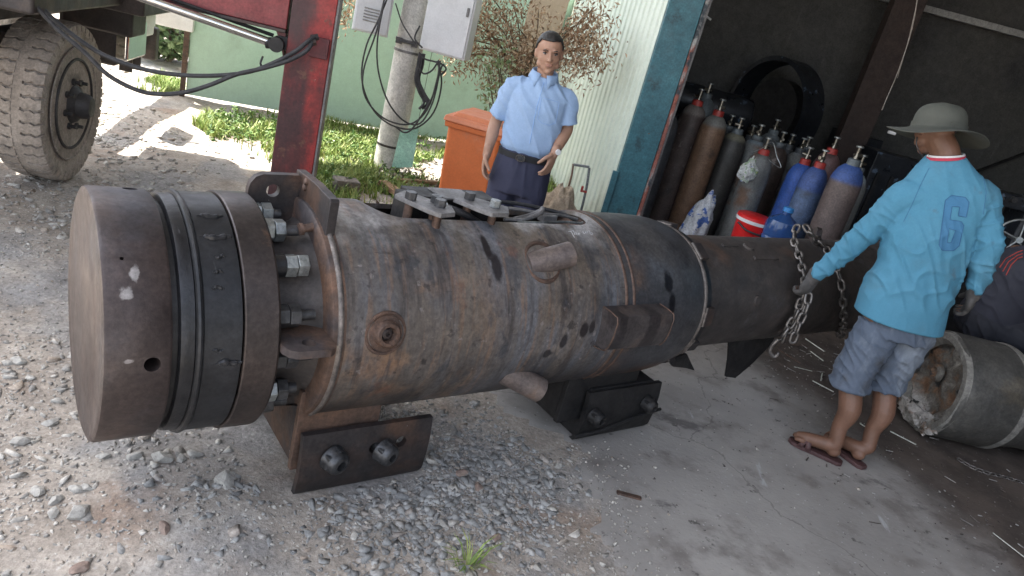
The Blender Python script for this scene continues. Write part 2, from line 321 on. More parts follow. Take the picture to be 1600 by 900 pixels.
dirt = mat('packed dirt', [(.25, (.26, .22, .18)), (.45, (.34, .295, .25)), (.6, (.41, .365, .315)), (.8, (.49, .44, .385))], scale=3.5, detail=12, rough=(.85, .98), bump=.55, bscale=55, bdist=.012,
    extra=[dict(col=(.22, .13, .08), scale=2.2, lo=.54, hi=.70, mx=.6), dict(col=(.27, .265, .26), scale=1.7, lo=.45, hi=.62, mx=.8), dict(col=(.46, .44, .41), scale=45, lo=.60, hi=.68, mx=.7), dict(col=(.08, .07, .06), scale=30, lo=.66, hi=.72, mx=.6)])
me = np_mesh('ground', V, Fq); g_o = link('ground', me, dirt, ang=180); g_o['kind'] = 'structure'

# concrete apron and workshop floor: one sheet whose dirt follows the doorway
conc = bpy.data.materials.new('oily concrete'); conc.use_nodes = True
def conc_nodes(m):
    n = m.node_tree.nodes; l = m.node_tree.links; b = n['Principled BSDF']; tc = n.new('ShaderNodeTexCoord')
    def noi(sc, det=8, st=(1, 1, 1), ro=.6):
        mp = n.new('ShaderNodeMapping'); mp.inputs['Scale'].default_value = st; l.new(tc.outputs['Object'], mp.inputs[0])
        t = n.new('ShaderNodeTexNoise'); t.inputs['Scale'].default_value = sc; t.inputs['Detail'].default_value = det; t.inputs['Roughness'].default_value = ro; l.new(mp.outputs[0], t.inputs['Vector']); return t.outputs['Fac']
    def mr(f, a, bb, c=0, d=1):
        r = n.new('ShaderNodeMapRange'); r.interpolation_type = 'SMOOTHSTEP'; l.new(f, r.inputs[0])
        for i, v in ((1, a), (2, bb), (3, c), (4, d)): r.inputs[i].default_value = v
        return r.outputs[0]
    def mix(f, A, B):
        x = n.new('ShaderNodeMix'); x.data_type = 'RGBA'; l.new(f, x.inputs[0])
        for s, v in ((6, A), (7, B)):
            if isinstance(v, tuple): x.inputs[s].default_value = _rgba(v)
            else: l.new(v, x.inputs[s])
        return x.outputs[2]
    def math_(op, a, bb):
        q = n.new('ShaderNodeMath'); q.operation = op
        for i, v in enumerate((a, bb)):
            if isinstance(v, (int, float)): q.inputs[i].default_value = v
            else: l.new(v, q.inputs[i])
        return q.outputs[0]
    c = mix(mr(noi(1.4), .3, .7), (.25, .235, .22), (.34, .322, .30))
    c = mix(mr(noi(3.3, 10), .5, .68), c, (.18, .163, .15))
    c = mix(mr(noi(60, 4), .66, .72), c, (.45, .45, .44))
    c = mix(mr(noi(9, 8, (1, .25, 1)), .66, .74), c, (.42, .42, .42))
    c = mix(mr(noi(35, 5), .66, .7), c, (.07, .06, .055))
    c = mix(mr(noi(1.1, 9, (1, 1.6, 1), .7), .56, .64), c, (.13, .12, .115))
    c = mix(mr(noi(6, 10, (1, 1, 1), .75), .60, .66), c, (.10, .092, .085))
    vo = n.new('ShaderNodeTexVoronoi'); vo.feature = 'DISTANCE_TO_EDGE'; vo.inputs['Scale'].default_value = .55
    wv = n.new('ShaderNodeVectorMath'); wv.operation = 'ADD'; nv_ = n.new('ShaderNodeTexNoise'); nv_.inputs['Scale'].default_value = 3; nv_.inputs['Detail'].default_value = 8; l.new(tc.outputs['Object'], nv_.inputs['Vector'])
    sc_ = n.new('ShaderNodeVectorMath'); sc_.operation = 'SCALE'; sc_.inputs['Scale'].default_value = .5; l.new(nv_.outputs['Color'], sc_.inputs[0]); l.new(tc.outputs['Object'], wv.inputs[0]); l.new(sc_.outputs[0], wv.inputs[1]); l.new(wv.outputs[0], vo.inputs['Vector'])
    c = mix(mr(vo.outputs['Distance'], .004, .0, 0, .5), c, (.07, .062, .058))
    s = n.new('ShaderNodeSeparateXYZ'); l.new(tc.outputs['Object'], s.inputs[0])
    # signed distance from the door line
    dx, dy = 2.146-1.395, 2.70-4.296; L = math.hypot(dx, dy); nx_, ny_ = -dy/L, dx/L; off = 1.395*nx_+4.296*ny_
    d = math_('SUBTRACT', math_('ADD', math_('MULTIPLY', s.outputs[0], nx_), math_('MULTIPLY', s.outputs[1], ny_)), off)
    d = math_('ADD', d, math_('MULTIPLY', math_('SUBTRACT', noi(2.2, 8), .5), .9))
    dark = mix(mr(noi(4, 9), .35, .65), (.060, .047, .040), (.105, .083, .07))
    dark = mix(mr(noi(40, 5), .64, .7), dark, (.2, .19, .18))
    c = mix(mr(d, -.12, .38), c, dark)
    l.new(c, b.inputs['Base Color']); l.new(mr(noi(5), .3, .7, .6, .9), b.inputs['Roughness'])
    bp = n.new('ShaderNodeBump'); bp.inputs['Strength'].default_value = .4; bp.inputs['Distance'].default_value = .006; l.new(noi(45, 10), bp.inputs['Height']); l.new(bp.outputs[0], b.inputs['Normal'])
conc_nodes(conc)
bx = np.arange(-.2, 3.4, .04); by = np.arange(1.0, 8.6, .05)
bx = np.concatenate([bx, [4, 6, 9, 14]]); by = np.concatenate([[-3, 0], by, [9.5, 11.5]])
X, Y = np.meshgrid(bx, by)
sdv = seg_dist(np.stack([X.ravel(), Y.ravel()], 1), CONC) + ((vnoise(X, Y, 3, 8)-.5)*.18+(vnoise(X, Y, 11, 9)-.5)*.08).ravel()
Zc = .004 + (vnoise(X, Y, 1.1, 12)-.5)*.004
V = np.stack([X.ravel(), Y.ravel(), Zc.ravel()], -1); ii, jj = np.meshgrid(np.arange(len(bx)-1), np.arange(len(by)-1)); a = (jj*len(bx)+ii).ravel(); Fq = np.stack([a, a+1, a+len(bx)+1, a+len(bx)], 1)
keep = (sdv[Fq] < .0).any(1)
# skirt: pull the rim below the dirt
rim = sdv > 0; V[rim, 2] = -.02
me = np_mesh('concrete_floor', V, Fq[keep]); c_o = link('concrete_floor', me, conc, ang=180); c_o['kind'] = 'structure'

# ------------------------------------------------------------------ loose stone (nobody could count it)
def rock_variants(k, flat=.6):
    out = []
    for i in range(k):
        b = bmesh.new(); rs = random.Random(i+5)
        sx, sy, sz = 1, rs.uniform(.5, .95), rs.uniform(.28, flat)
        for _ in range(11):
            v = Vector((rs.uniform(-1, 1), rs.uniform(-1, 1), rs.uniform(-1, 1))); v = v/max(.45, max(abs(c) for c in v))*rs.uniform(.8, 1.0)
            b.verts.new((v.x*sx, v.y*sy, v.z*sz))
        r_ = bmesh.ops.convex_hull(b, input=b.verts); bmesh.ops.delete(b, geom=[g for g in r_['geom_interior'] if isinstance(g, bmesh.types.BMVert)], context='VERTS'); bmesh.ops.triangulate(b, faces=b.faces); b.verts.index_update()
        bmesh.ops.recalc_face_normals(b, faces=b.faces)
        out.append((np.array([v.co[:] for v in b.verts]), np.array([[v.index for v in f.verts] for f in b.faces]))); b.free()
    return out
ROCKS = rock_variants(14)
def scatter_rocks(name, pts, sizes, m, label, cat, sink=.52, avoid=True):
    Vs = []; Fs = []; o = 0
    zz = ground_z(pts[:, 0], pts[:, 1]); onc = seg_dist(pts, CONC) < 0; zz = np.where(onc, .004, zz)
    for (x, y), s, z in zip(pts, sizes, zz):
        v, f = ROCKS[rng.integers(len(ROCKS))]; a = rng.uniform(0, 6.28); c, s_ = math.cos(a), math.sin(a); t1, t2 = rng.normal(0, .14, 2)
        v = v*s; v = np.stack([v[:, 0]*c-v[:, 1]*s_, v[:, 0]*s_+v[:, 1]*c, v[:, 2]+v[:, 0]*t1+v[:, 1]*t2], 1)
        hz = v[:, 2].max(); v = v+[x, y, z+hz*(1-2*sink)*.9]
        Vs.append(v); Fs.append(f+o); o += len(v)
    me = np_mesh(name, np.concatenate(Vs), np.concatenate(Fs)); ob = link(name, me, m, flat=True); return tag(ob, label, cat, kind='stuff')
# ------------------------------------------------------------------ the big steel cylinder
AX = Vector((-1.1458, 1.7698, 0)); AZ = .5743; PHI = math.atan2(.64497, .76421)
DD = Vector((.76421, .64497, 0)); NN = Vector((.64497, -.76421, 0))
hull = empty('steel_cylinder', AX, PHI, 'long rusty steel cylinder with black rings and a round end cap, lying on saddles', 'steel cylinder')
def w2l(p): q = Vector(p)-AX; return Vector((q.dot(DD), -q.dot(NN), q.z))
def l2w(p): return AX+DD*p[0]-NN*p[1]+Vector((0, 0, p[2]))
def pol(t, a, r): a = R(a); return Vector((t, -r*math.cos(a), AZ+r*math.sin(a)))
def radial(a): a = R(a); return Vector((0, -math.cos(a), math.sin(a)))
def on_cyl(px, py, r, lift=0.0):
    """point of the cylinder of radius r seen at a pixel, in cylinder coordinates"""
    d = ray(px, py); o = w2l((0, 0, EYE)); dl = Vector((d.dot(DD), -d.dot(NN), d.z)); o2 = Vector((0, o.y, o.z-AZ)); d2 = Vector((0, dl.y, dl.z))
    A = d2.dot(d2); B = d2.dot(o2); C = o2.dot(o2)-r*r; q = max(B*B-A*C, 0); t = (-B-math.sqrt(q))/A; p = o+dl*t
    n = Vector((0, p.y, p.z-AZ)).normalized(); return p+n*lift
XA = (0, 0, AZ)
def lat(name, prof, m, parent=hull, n=128, **k): return MB().lathe(prof, XA, (1, 0, 0), n=n).build(name, m, parent, **k)
cap = lat('end_cap', [(0, .0), (0, .22), (.002, .223), (.002, .335), (0, .345), (.004, .356), (.012, .3595), (.150, .3595), (.158, .354), (.158, .1)], M['cap'])
cut = []
for a in (100.5, 5, -90, 195):
    c = MB().cyl(pol(.112, a, .27), pol(.112, a, .40), .020, n=24).build('cutter', None); c.parent = hull; cut.append(c)
for a, t in ((49, .05),):
    c = MB().cyl(pol(t, a, .33), pol(t, a, .40), .005, n=12).build('cutter', None); c.parent = hull; cut.append(c)
boolean_cut(cap, cut)
lat('gap_spacer', [(.150, .20), (.150, .332), (.19, .332), (.19, .2)], M['dark'])
def ringy(t0, t1, r, ch, wob=0.0): return [(t0, .2), (t0, r-ch), (t0+ch, r), (t1-ch, r), (t1, r-ch), (t1, .2)]
seal = MB().lathe([(.176, .2), (.176, .340), (.180, .3495), (.186, .3515), (.200, .352), (.213, .353), (.216, .350), (.218, .2)], XA, (1, 0, 0), n=160, wob=.004, seed=3).build('seal_ring', M['rubber_black'], hull)
lat('ring_rib', [(.216, .33), (.216, .357), (.219, .362), (.225, .364), (.231, .362), (.234, .357), (.234, .33)], M['ring_black'])
br = MB().lathe([(.233, .2), (.233, .355), (.236, .3575), (.332, .3585), (.335, .352), (.335, .2)], XA, (1, 0, 0), n=160, wob=.0015, seed=8).build('clamp_ring', M['ring_black'], hull)
# smears and ridges of old sealant on the black ring
for k, (t, a, L, wd) in enumerate([(.285, 73, .07, .010), (.285, 60, .085, .012), (.285, 50, .03, .008), (.275, 43, .03, .007), (.27, 36, .035, .008), (.30, 3, .075, .012), (.27, 9, .03, .005)]):
    m = MB(); pts = [pol(t-L/2+L*i/6, a+.5*math.sin(i*1.3+k), .3585) for i in range(7)]
    m.tube(pts, [.001, wd*.55, wd*.8, wd*.6, wd*.75, wd*.4, .001], n=7, sub=3); m.build('sealant_ridge', M['ring_black'], br)
fl = lat('bolted_flange', [(.338, .2), (.338, .362), (.341, .3655), (.428, .3665), (.436, .359), (.436, .20)], M['flange'])
lat('neck', [(.43, .2), (.43, .262), (.50, .262), (.545, .268), (.575, .285), (.59, .30), (.60, .2)], M['thin'])
lat('end_flange', [(.585, .25), (.585, .352), (.590, .3605), (.604, .363), (.630, .363), (.632, .3)], M['rustplate'])
lat('flange_weld', [(.603, .362), (.606, .3675), (.613, .3695), (.620, .3675), (.623, .362)], M['weld'], ang=180)
for k in range(14):
    a = 100-25.71*k+(1.2 if k % 3 else -1)
    bolt = MB().cyl(pol(.43, a, .305), pol(.552 if k % 5 else .535, a, .305), .0165, n=14).build('stud_bolt', M['nutdark'], hull)
    sh = k in (1, 2, 5); d = (1, 0, 0); tt = .438
    if k == 2:
        MB().cyl(pol(.438, a, .305), pol(.475, a, .305), .034, n=16).build('grease_lump', M['rubber_black'], bolt); tt = .475
    MB().cyl(*hexpts(pol(tt, a, .305), d, .036, .034, off=k*.4)).build('nut', M['nut'] if sh or k == 0 else M['nutdark'], bolt, bevel=.0025)
    MB().cyl(*hexpts(pol(tt+.036, a, .305), d, .0355, .032, off=k*.7+.3)).build('nut', M['nut'] if k in (0, 1, 2) else M['nutdark'], bolt, bevel=.0025)
# lifting lugs
poly = [(.437, .80), (.437, .945), (.442, .965), (.456, .985), (.478, .995), (.592, .999), (.60, .99), (.60, .80)]
lug = MB().prism(poly, (0, .085, 0), (1, 0, 0), (0, 0, 1), .026).build('lifting_lug', M['plate'], hull)
c = MB().cyl((.513, .0, .944), (.513, .2, .944), .021, n=28).build('cutter', None); c.parent = hull; boolean_cut(lug, [c])
MB().prism([(.12, .86), (.12, 1.006), (-.03, 1.012), (-.166, 1.006), (-.172, .998), (-.172, .87), (-.05, .84)], (.612, 0, 0), (0, 1, 0), (0, 0, 1), .030).build('lug_backing_plate', M['plate'], hull, bevel=.003)
for (y, z) in ((-.05, .995), (-.04, .975)):
    MB().lathe([(0, .012), (.006, .011), (.009, .004)], (.597, y*.5+.05, z), (-1, 0, .2), n=12).build('weld_blob', M['brownweld'], hull)
MB().cyl((.555, -.10, .885), (.597, -.10, .895), .013, n=14).cyl((.545, -.10, .883), (.556, -.10, .885), .019, n=14).build('stop_pin', M['brownweld'], hull)
sl = MB().prism([(.436, -.25), (.436, -.375), (.450, -.40), (.47, -.412), (.565, -.412), (.582, -.40), (.586, -.385), (.59, -.25)], (0, 0, AZ+.055), (1, 0, 0), (0, 1, 0), .024).build('lifting_lug', M['greyplate'], hull)
c = MB().cyl((.515, -.365, .5), (.515, -.365, .8), .021, n=24).build('cutter', None); c.parent = hull; boolean_cut(sl, [c])
sl.data.materials.clear(); sl.data.materials.append(M['rustplate'])
far_l = MB().prism([(.436, .25), (.436, .375), (.47, .412), (.565, .412), (.59, .385), (.59, .25)], (0, 0, AZ+.055), (1, 0, 0), (0, 1, 0), .024).build('lifting_lug', M['rustplate'], hull)
# barrel with the long service opening in its top
wall = .016
bar = lat('barrel', [(.625, .34), (.625, .3625), (1.80, .3635), (1.80, .3635-wall), (.70, .3635-wall)], M['barrel'], n=160)
def rrect(x0, x1, y0, y1, r0, r1, k=8):
    pts = []
    for (cx, cy, a0, r) in ((x1-r1, y1-r1, 0, r1), (x0+r0, y1-r0, 90, r0), (x0+r0, y0+r0, 180, r0), (x1-r1, y0+r1, 270, r1)):
        pts += [(cx+r*math.cos(R(a0+90*i/k)), cy+r*math.sin(R(a0+90*i/k))) for i in range(k+1)]
    return pts
op = MB().prism(rrect(.80, 1.775, -.084, .20, .11, .10), (0, 0, 1.05), (1, 0, 0), (0, 1, 0), .7).build('cutter', None); op.parent = hull
boolean_cut(bar, [op])
lat('inner_ram', [(.64, .10), (.64, .20), (1.79, .20), (1.79, .1)], M['dark'], n=48)
for t in (1.800, 1.842):
    MB().lathe([(t-.009, .3625), (t-.004, .3665), (t+.003, .3675), (t+.008, .3625)], XA, (1, 0, 0), n=160, wob=.0015, seed=t).build('weld_seam', M['brownweld'], hull, ang=180)
dome = lat('dome_shell', [(1.798, .3), (1.798, .3635), (2.08, .3635), (2.16, .3605), (2.22, .355), (2.27, .3455), (2.30, .337), (2.325, .326), (2.335, .316), (2.335, .2)], M['dome'], n=160)
MB().lathe([(2.325, .326), (2.332, .331), (2.342, .330), (2.350, .322)], XA, (1, 0, 0), n=160, wob=.003, seed=9).build('weld_seam', M['weld'], hull, ang=180)
lat('collar', [(2.335, .2), (2.335, .318), (2.385, .318), (2.39, .312), (2.39, .2)], M['ring_black'])
for a in (100, 59, 6, -22, -54):
    mb = MB(); p = pol(2.365, a, .328); d = radial(a); u = d.cross(Vector((1, 0, 0)))
    rot = Matrix((Vector((1, 0, 0)), u, d)).transposed()
    cl = mb.box(p, (.05, .085 if a != -22 else .05, .022), rot).build('collar_clip', M['plate'], hull, bevel=.002)
    MB().tube([p+u*.045*s_+d*.003+Vector((-.026, 0, 0)) for s_ in (-1, -.5, 0, .5, 1)], .006, n=6, sub=3).build('weld_bead', M['weld'], cl)
lat('slim_pipe', [(2.33, .2), (2.33, .277), (3.3, .277), (4.62, .277), (4.62, .25), (4.4, .25)], M['thin'], n=128)
lat('end_collar', [(4.56, .2), (4.56, .292), (4.64, .292), (4.64, .25), (4.56, .2)], M['ring_black'], n=96)
# small fittings
def fit_box(name, t, a, r, size, m, **k):
    d = radial(a); u = d.cross(Vector((1, 0, 0))); rot = Matrix((Vector((1, 0, 0)), u, d)).transposed()
    return MB().box(pol(t, a, r), size, rot).build(name, m, hull, bevel=.003, **k)
fit_box('slot_pad', 2.93, 59, .279, (.20, .022, .014), M['thin'])
fit_box('slot_pad', 2.72, 77, .279, (.12, .02, .010), M['thin'])
MB().cyl(pol(2.79, 14.4, .27), pol(2.79, 14.4, .288), .028, .024, n=20).cyl(pol(2.79, 14.4, .287), pol(2.79, 14.4, .290), .012, n=14).build('plug_boss', M['thin'], hull, bevel=.003)
MB().cyl(pol(2.86, 75, .27), pol(2.86, 75, .287), .032, .028, n=20).build('plug_boss', M['thin'], hull, bevel=.003)
# threaded port on the barrel
a = 12
bo = MB().lathe([(-.02, .058), (.002, .056), (.004, .044), (.018, .042), (.026, .036), (.026, .026), (.016, .022), (-.01, .02)], pol(.76, a, .3615), radial(a), n=40).build('port_boss', M['brownweld'], hull)
MB().lathe([(0, .019), (.010, .019), (.014, .012), (.014, .008), (.004, .007), (.004, 0)], pol(.76, a, .3615), radial(a), n=6).build('port_plug', M['plate'], bo)
MB().lathe([(-.004, .072), (.001, .070), (.002, .064), (-.002, .060)], pol(.76, a, .3625), radial(a), n=48, wob=.004).build('weld_ring', M['brownweld'], bo)
def stub(t0, a0, r0, t1, a1, r1, rad, m):
    p0 = pol(t0, a0, r0); p1 = pol(t1, a1, r1); d = p1-p0; L = d.length
    s = MB().lathe([(0, rad), (L-.003, rad), (L, rad-.003), (L, rad-.012), (L-.05, rad-.014), (L-.05, 0)], p0, d, n=40).build('pipe_stub', m, hull)
    return s
st1m = mat('rusty stub steel', [(.3, (.115, .095, .092)), (.6, (.17, .135, .12)), (.8, (.24, .155, .11))], scale=9, rough=(.45, .65), metal=.35, bump=.15, bdist=.004)
stub(1.350, 47, .33, 1.520, 50, .392, .047, st1m)
stub(1.315, -28, .325, 1.470, -32, .415, .048, st1m)
MB().lathe([(-.004, .085), (.004, .083), (.008, .074), (0, .066)], pol(1.40, 47.5, .356), radial(47), n=40, wob=.010).build('weld_ring', M['brownweld'], hull)
# boxed bracket
bk = MB(); prof = [(-.32, .690), (-.350, .700), (-.432, .694), (-.442, .650), (-.440, .600), (-.420, .548), (-.35, .535), (-.32, .54)]
bk.prism([(y, z) for y, z in prof], (1.825, 0, 0), (0, 1, 0), (0, 0, 1), .31)
bkt = bk.build('box_bracket', mat('oiled bracket plate', [(.25, (.06, .056, .06)), (.5, (.09, .078, .076)), (.8, (.15, .105, .085))], scale=6, rough=(.33, .5), metal=.4, bump=.12, extra=[dict(col=(.035, .03, .032), scale=3, lo=.52, hi=.6, mx=.8, stretch=(3, 1, .5))]), hull, bevel=.004)
MB().tube([Vector((1.668, y, z)) for y, z in prof[1:-1]], .003, n=6, sub=2).build('weld_bead', M['brownweld'], bkt)
MB().tube([Vector((1.982, y, z)) for y, z in prof[1:-1]], .003, n=6, sub=2).build('weld_bead', M['brownweld'], bkt)
# saddles: two curved side plates each, web box above
def saddle(t0, t1, w0, w1, m1, m2, hole):
    for s in (-1, 1):
        ply = [(-.258, .250), (-.280, .250), (-.291, .18), (-.292, .10), (-.284, .03), (-.262, .0), (-.236, .0), (-.256, .02), (-.268, .10), (-.268, .18)]
        p = MB().prism([(y*-s if s > 0 else y, z) for y, z in ply] if s < 0 else [(-y, z) for y, z in ply], ((t0+t1)/2, 0, 0), (0, 1, 0), (0, 0, 1), t1-t0).build('side_plate', m1, hull)
        if hole and s < 0:
            cs = []
            for (t, z) in hole:
                c = MB().cyl((t, -.35, z), (t, -.2, z), .021, n=24).build('cutter', None); c.parent = hull; cs.append(c)
            boolean_cut(p, cs)
    MB().box(((w0+w1)/2, -.235, .245), (w1-w0, .024, .30)).build('saddle_web', m2, hull, bevel=.003)
    MB().box(((w0+w1)/2, .235, .245), (w1-w0, .024, .30)).build('saddle_web', m2, hull, bevel=.003)
    for t in (w0+.012, w1-.012):
        MB().prism([(-.22, .12), (.22, .12), (.22, .33), (.11, .26), (0, .235), (-.11, .26), (-.22, .33)], (t, 0, 0), (0, 1, 0), (0, 0, 1), .02).build('saddle_end_plate', m1, hull, bevel=.002)
saddle(.585, 1.062, .572, .865, M['plate'], M['rustplate'], [(.945, .172), (.845, .165)])
saddle(1.83, 2.28, 1.72, 2.14, M['dark'], M['dark'], None)
MB().box((2.05, -.165, .13), (.40, .20, .25)).build('saddle_block', M['dark'], hull, bevel=.01)
MB().box((1.86, -.10, .17), (.26, .26, .16)).build('saddle_block', M['dark'], hull, bevel=.01)
def big_bolt(t, z, y, tilt, sc, m):
    d = Vector((tilt, -1, -.05)).normalized(); p = Vector((t, y, z))
    b = MB().lathe([(-.05, .020*sc), (.0, .020*sc), (.001, .047*sc), (.006, .047*sc), (.012, .043*sc), (.040, .041*sc), (.050, .036*sc), (.056, .026*sc), (.056, .017*sc), (.035, .017*sc), (.035, 0)], p, d, n=24).build('saddle_bolt', m, hull)
    MB().cyl(*hexpts(p+d*.004, d, .046*sc, .030, off=.4)).build('nut', m, b, bevel=.003)
big_bolt(.690, .158, -.291, .25, 1.0, M['nutdark']); big_bolt(.868, .160, -.30, .35, .95, M['nutdark'])
for t, z in ((1.88, .14), (2.20, .16)): big_bolt(t, z, -.289, .1, .85, M['dark'])
MB().tube([(1.80, -.30, .05), (1.95, -.312, .07), (2.12, -.308, .10), (2.31, -.30, .115)], .008, n=8, sub=4).build('saddle_strap', M['dark'], hull)
# fin plates hanging under the slim pipe
def inpl(px, py, yl):
    d = ray(px, py); o = w2l((0, 0, EYE)); dl = Vector((d.dot(DD), -d.dot(NN), d.z)); t = (yl-o.y)/dl.y; return o+dl*t
for yl, pts in ((-.17, [(1140, 505), (1172, 500), (1186, 515), (1187, 545), (1158, 575), (1148, 590), (1133, 588), (1137, 562)]), (-.12, [(1150, 500), (1200, 495), (1212, 515), (1206, 535), (1176, 566), (1150, 588), (1152, 548)])):
    q = [inpl(x, y, yl) for x, y in pts]
    MB().prism([(p.x, p.z) for p in q], (0, yl, 0), (1, 0, 0), (0, 0, 1), .014).build('fin_plate', M['dark'], hull, bevel=.002)
q = [inpl(x, y, -.2) for x, y in [(1042, 560), (1072, 552), (1084, 578), (1070, 574), (1050, 572)]]
MB().prism([(p.x, p.z) for p in q], (0, -.2, 0), (1, 0, 0), (0, 0, 1), .012).build('fin_plate', M['dark'], hull)
# lug on the slim pipe that carries the chain
lt = w2l(at(1258, 372, 4.03)); lt = 3.56
arch = [(-.062, .25), (-.062, .30), (-.055, .335), (-.035, .358), (0, .366), (.035, .358), (.055, .335), (.062, .30), (.062, .25)]
lugc = MB().prism([(x, z+AZ) for x, z in arch], (lt, .0, 0), (Vector((.75, .66, 0))), (0, 0, 1), .03).build('lifting_lug', M['plate'], hull, bevel=.003)
# plates, bolts and hoses in the service opening
def zl(px, py, z): return w2l(gr(px, py, z))
ZP = .985
for pl_, bolts in (([(617, 303), (632, 297), (706, 322), (712, 332), (690, 334), (672, 328)], [(643, 302), (689, 314), (683, 308)]), ([(709, 309), (727, 304), (794, 323), (796, 333), (770, 333), (748, 325)], [(735, 303), (775, 315)])):
    q = [zl(x, y, ZP) for x, y in pl_]
    pp = MB().prism([(p.x, p.y) for p in q], (0, 0, ZP-.008), (1, 0, 0), (0, 1, 0), .016).build('clamp_plate', M['greyplate'], hull, bevel=.002)
    for i, (x, y) in enumerate(bolts):
        p = zl(x, y, ZP+.02)
        MB().cyl(*hexpts((p.x, p.y, ZP), (0, 0, 1), .021, .026, off=.3+i)).build('bolt_head', M['nutdark'] if (i, x) != (1, 775) else M['nut'], pp, bevel=.002)
        MB().cyl((p.x, p.y, .80), (p.x, p.y, ZP-.016), .015, n=14).build('bolt_shank', M['brownweld'], pp)
MB().box((.985, .055, .875), (.07, .10, .185)).build('valve_block', M['dark'], hull, bevel=.004)
MB().box((1.18, .10, .86), (.36, .12, .21)).build('valve_block', M['dark'], hull, bevel=.004)
MB().box((1.17, .075, .969), (.14, .12, .006)).build('cover_sheet', M['greyplate'], hull)
MB().cyl((.957, .0, .895), (.94, -.03, .90), .013, n=12).cyl((.94, -.03, .90), (.935, -.04, .90), .017, n=12).build('valve_knob', M['nutdark'], hull)
hp = MB().tube([(1.075, -.02, .955), (1.10, -.03, .95), (1.16, -.035, .935), (1.24, -.03, .90), (1.32, -.01, .86)], .013, n=10, sub=5).build('hose', M['blackrubber'], hull)
MB().cyl(*hexpts((1.068, -.018, .956), (.95, -.3, -.12), .018, .024)).build('hose_fitting', M['nut'], hp, bevel=.002)
for k, pts in enumerate([[(1.33, .06, .93), (1.45, .05, .935), (1.58, .02, .93), (1.68, .03, .925), (1.76, .02, .915)], [(1.36, -.02, .915), (1.44, -.03, .92), (1.52, -.02, .945), (1.545, 0, .96), (1.55, .02, .94), (1.50, .02, .92), (1.42, 0, .91)],
                       [(1.40, -.045, .915), (1.52, -.055, .92), (1.62, -.05, .925), (1.72, -.04, .92), (1.755, -.02, .915)], [(1.33, .10, .94), (1.5, .12, .935), (1.7, .08, .92), (1.78, .04, .9)]]):
    MB().tube(pts, (.007, .009, .0055, .008)[k], n=8, sub=6).build('pipe_line', (M['greyplate'], M['greyplate'], M['nut'], M['blackrubber'])[k], hull)
MB().box((1.60, .02, .915), (.07, .04, .03)).build('line_clamp', M['greyplate'], hull, bevel=.003)
MB().box((1.3, .06, .80), (.9, .2, .02)).build('inner_tray', M['dark'], hull)
# chalk writing above the stub
def chalk(strokes, r, parent, name, m, rad=.0012):
    mb = MB()
    for s in strokes:
        pts = [on_cyl(860+x*.0625, 340+y*.0625, r, .0008) for x, y in s]; mb.tube(pts, rad, n=5, sub=3)
    return mb.build(name, m, parent)
mchalk = mat('white chalk', [(.3, (.28, .28, .28)), (.7, (.5, .5, .5))], rough=(.9, 1), bump=0)
chalk([[(450, 350), (500, 345), (560, 330)], [(505, 345), (545, 400), (600, 500)], [(570, 330), (600, 400), (615, 440)], [(600, 395), (640, 380), (655, 430)], [(660, 400), (670, 440), (695, 430), (700, 390)], [(700, 385), (715, 440)],
       [(725, 385), (740, 420)], [(810, 350), (840, 400), (880, 400), (865, 360)], [(835, 265), (845, 300)], [(880, 340), (895, 390), (925, 370), (915, 340)], [(930, 375), (950, 330), (985, 345), (985, 370)],
       [(1010, 365), (985, 395), (1010, 420), (1040, 400), (1015, 370)], [(1040, 385), (1065, 415), (1045, 435), (1020, 430)]], .3635, hull, 'chalk_writing', mchalk)

# ------------------------------------------------------------------ chain
def link_mesh(L=.072, W=.046, r=.0075, n=8):
    h = L/2-W/2; rr = W/2-r; pts = []
    for i in range(9): a = -math.pi/2+math.pi*i/8; pts.append((h+rr*math.cos(a), rr*math.sin(a), 0))
    for i in range(9): a = math.pi/2+math.pi*i/8; pts.append((-h+rr*math.cos(a), rr*math.sin(a), 0))
    mb = MB().tube(pts, r, n=n, closed=True); me = bpy.data.meshes.new('link'); me.from_pydata(mb.v, [], mb.f); me.polygons.foreach_set('use_smooth', [True]*len(me.polygons)); return me
def chain(name, paths, label, cat, m, L=.072, W=.046, r=.0075, twist=.35):
    root = empty(name, paths[0][0], 0, label, cat); lm = link_mesh(L, W, r); lm.materials.append(m); pitch = L-2.6*r
    for path in paths:
        P = [Vector(p) for p in path]; q = []
        for i in range(len(P)-1):
            p0 = P[i-1] if i else P[0]*2-P[1]; p3 = P[i+2] if i+2 < len(P) else P[-1]*2-P[-2]
            for k in range(30):
                t = k/30; q.append(.5*((2*P[i])+(P[i+1]-p0)*t+(2*p0-5*P[i]+4*P[i+1]-p3)*t*t+(3*P[i]-p0-3*P[i+1]+p3)*t**3))
        q.append(P[-1]); acc = 0; k = 0; c = q[0]; x = None
        for i in range(1, len(q)):
            if (q[i]-c).length >= pitch:
                d = (q[i]-c).normalized(); c2 = c+d*pitch; mid = (c+c2)/2
                up = frame_of(d)[0] if x is None else (x-d*x.dot(d)).normalized(); x = up
                an = twist+(math.pi/2 if k % 2 else 0)+random.uniform(-.12, .12)
                y = d.cross(up); u = up*math.cos(an)+y*math.sin(an); v = d.cross(u)
                o = bpy.data.objects.new('link', lm); col.objects.link(o); o.parent = root
                o.matrix_local = Matrix.Translation(-root.location) @ Matrix(((d.x, u.x, v.x, mid.x), (d.y, u.y, v.y, mid.y), (d.z, u.z, v.z, mid.z), (0, 0, 0, 1)))
                c = c2; k += 1
    return root
def oc(px, py, lift=.024): return l2w(on_cyl(px, py, .277, lift))
ptop = l2w((lt+.0, -.03, AZ+.345))
A_ = [at(1247, 352, 3.93), at(1240, 372, 3.86), at(1248, 397, 3.74), at(1255, 425, 3.60), at(1259, 448, 3.50)]
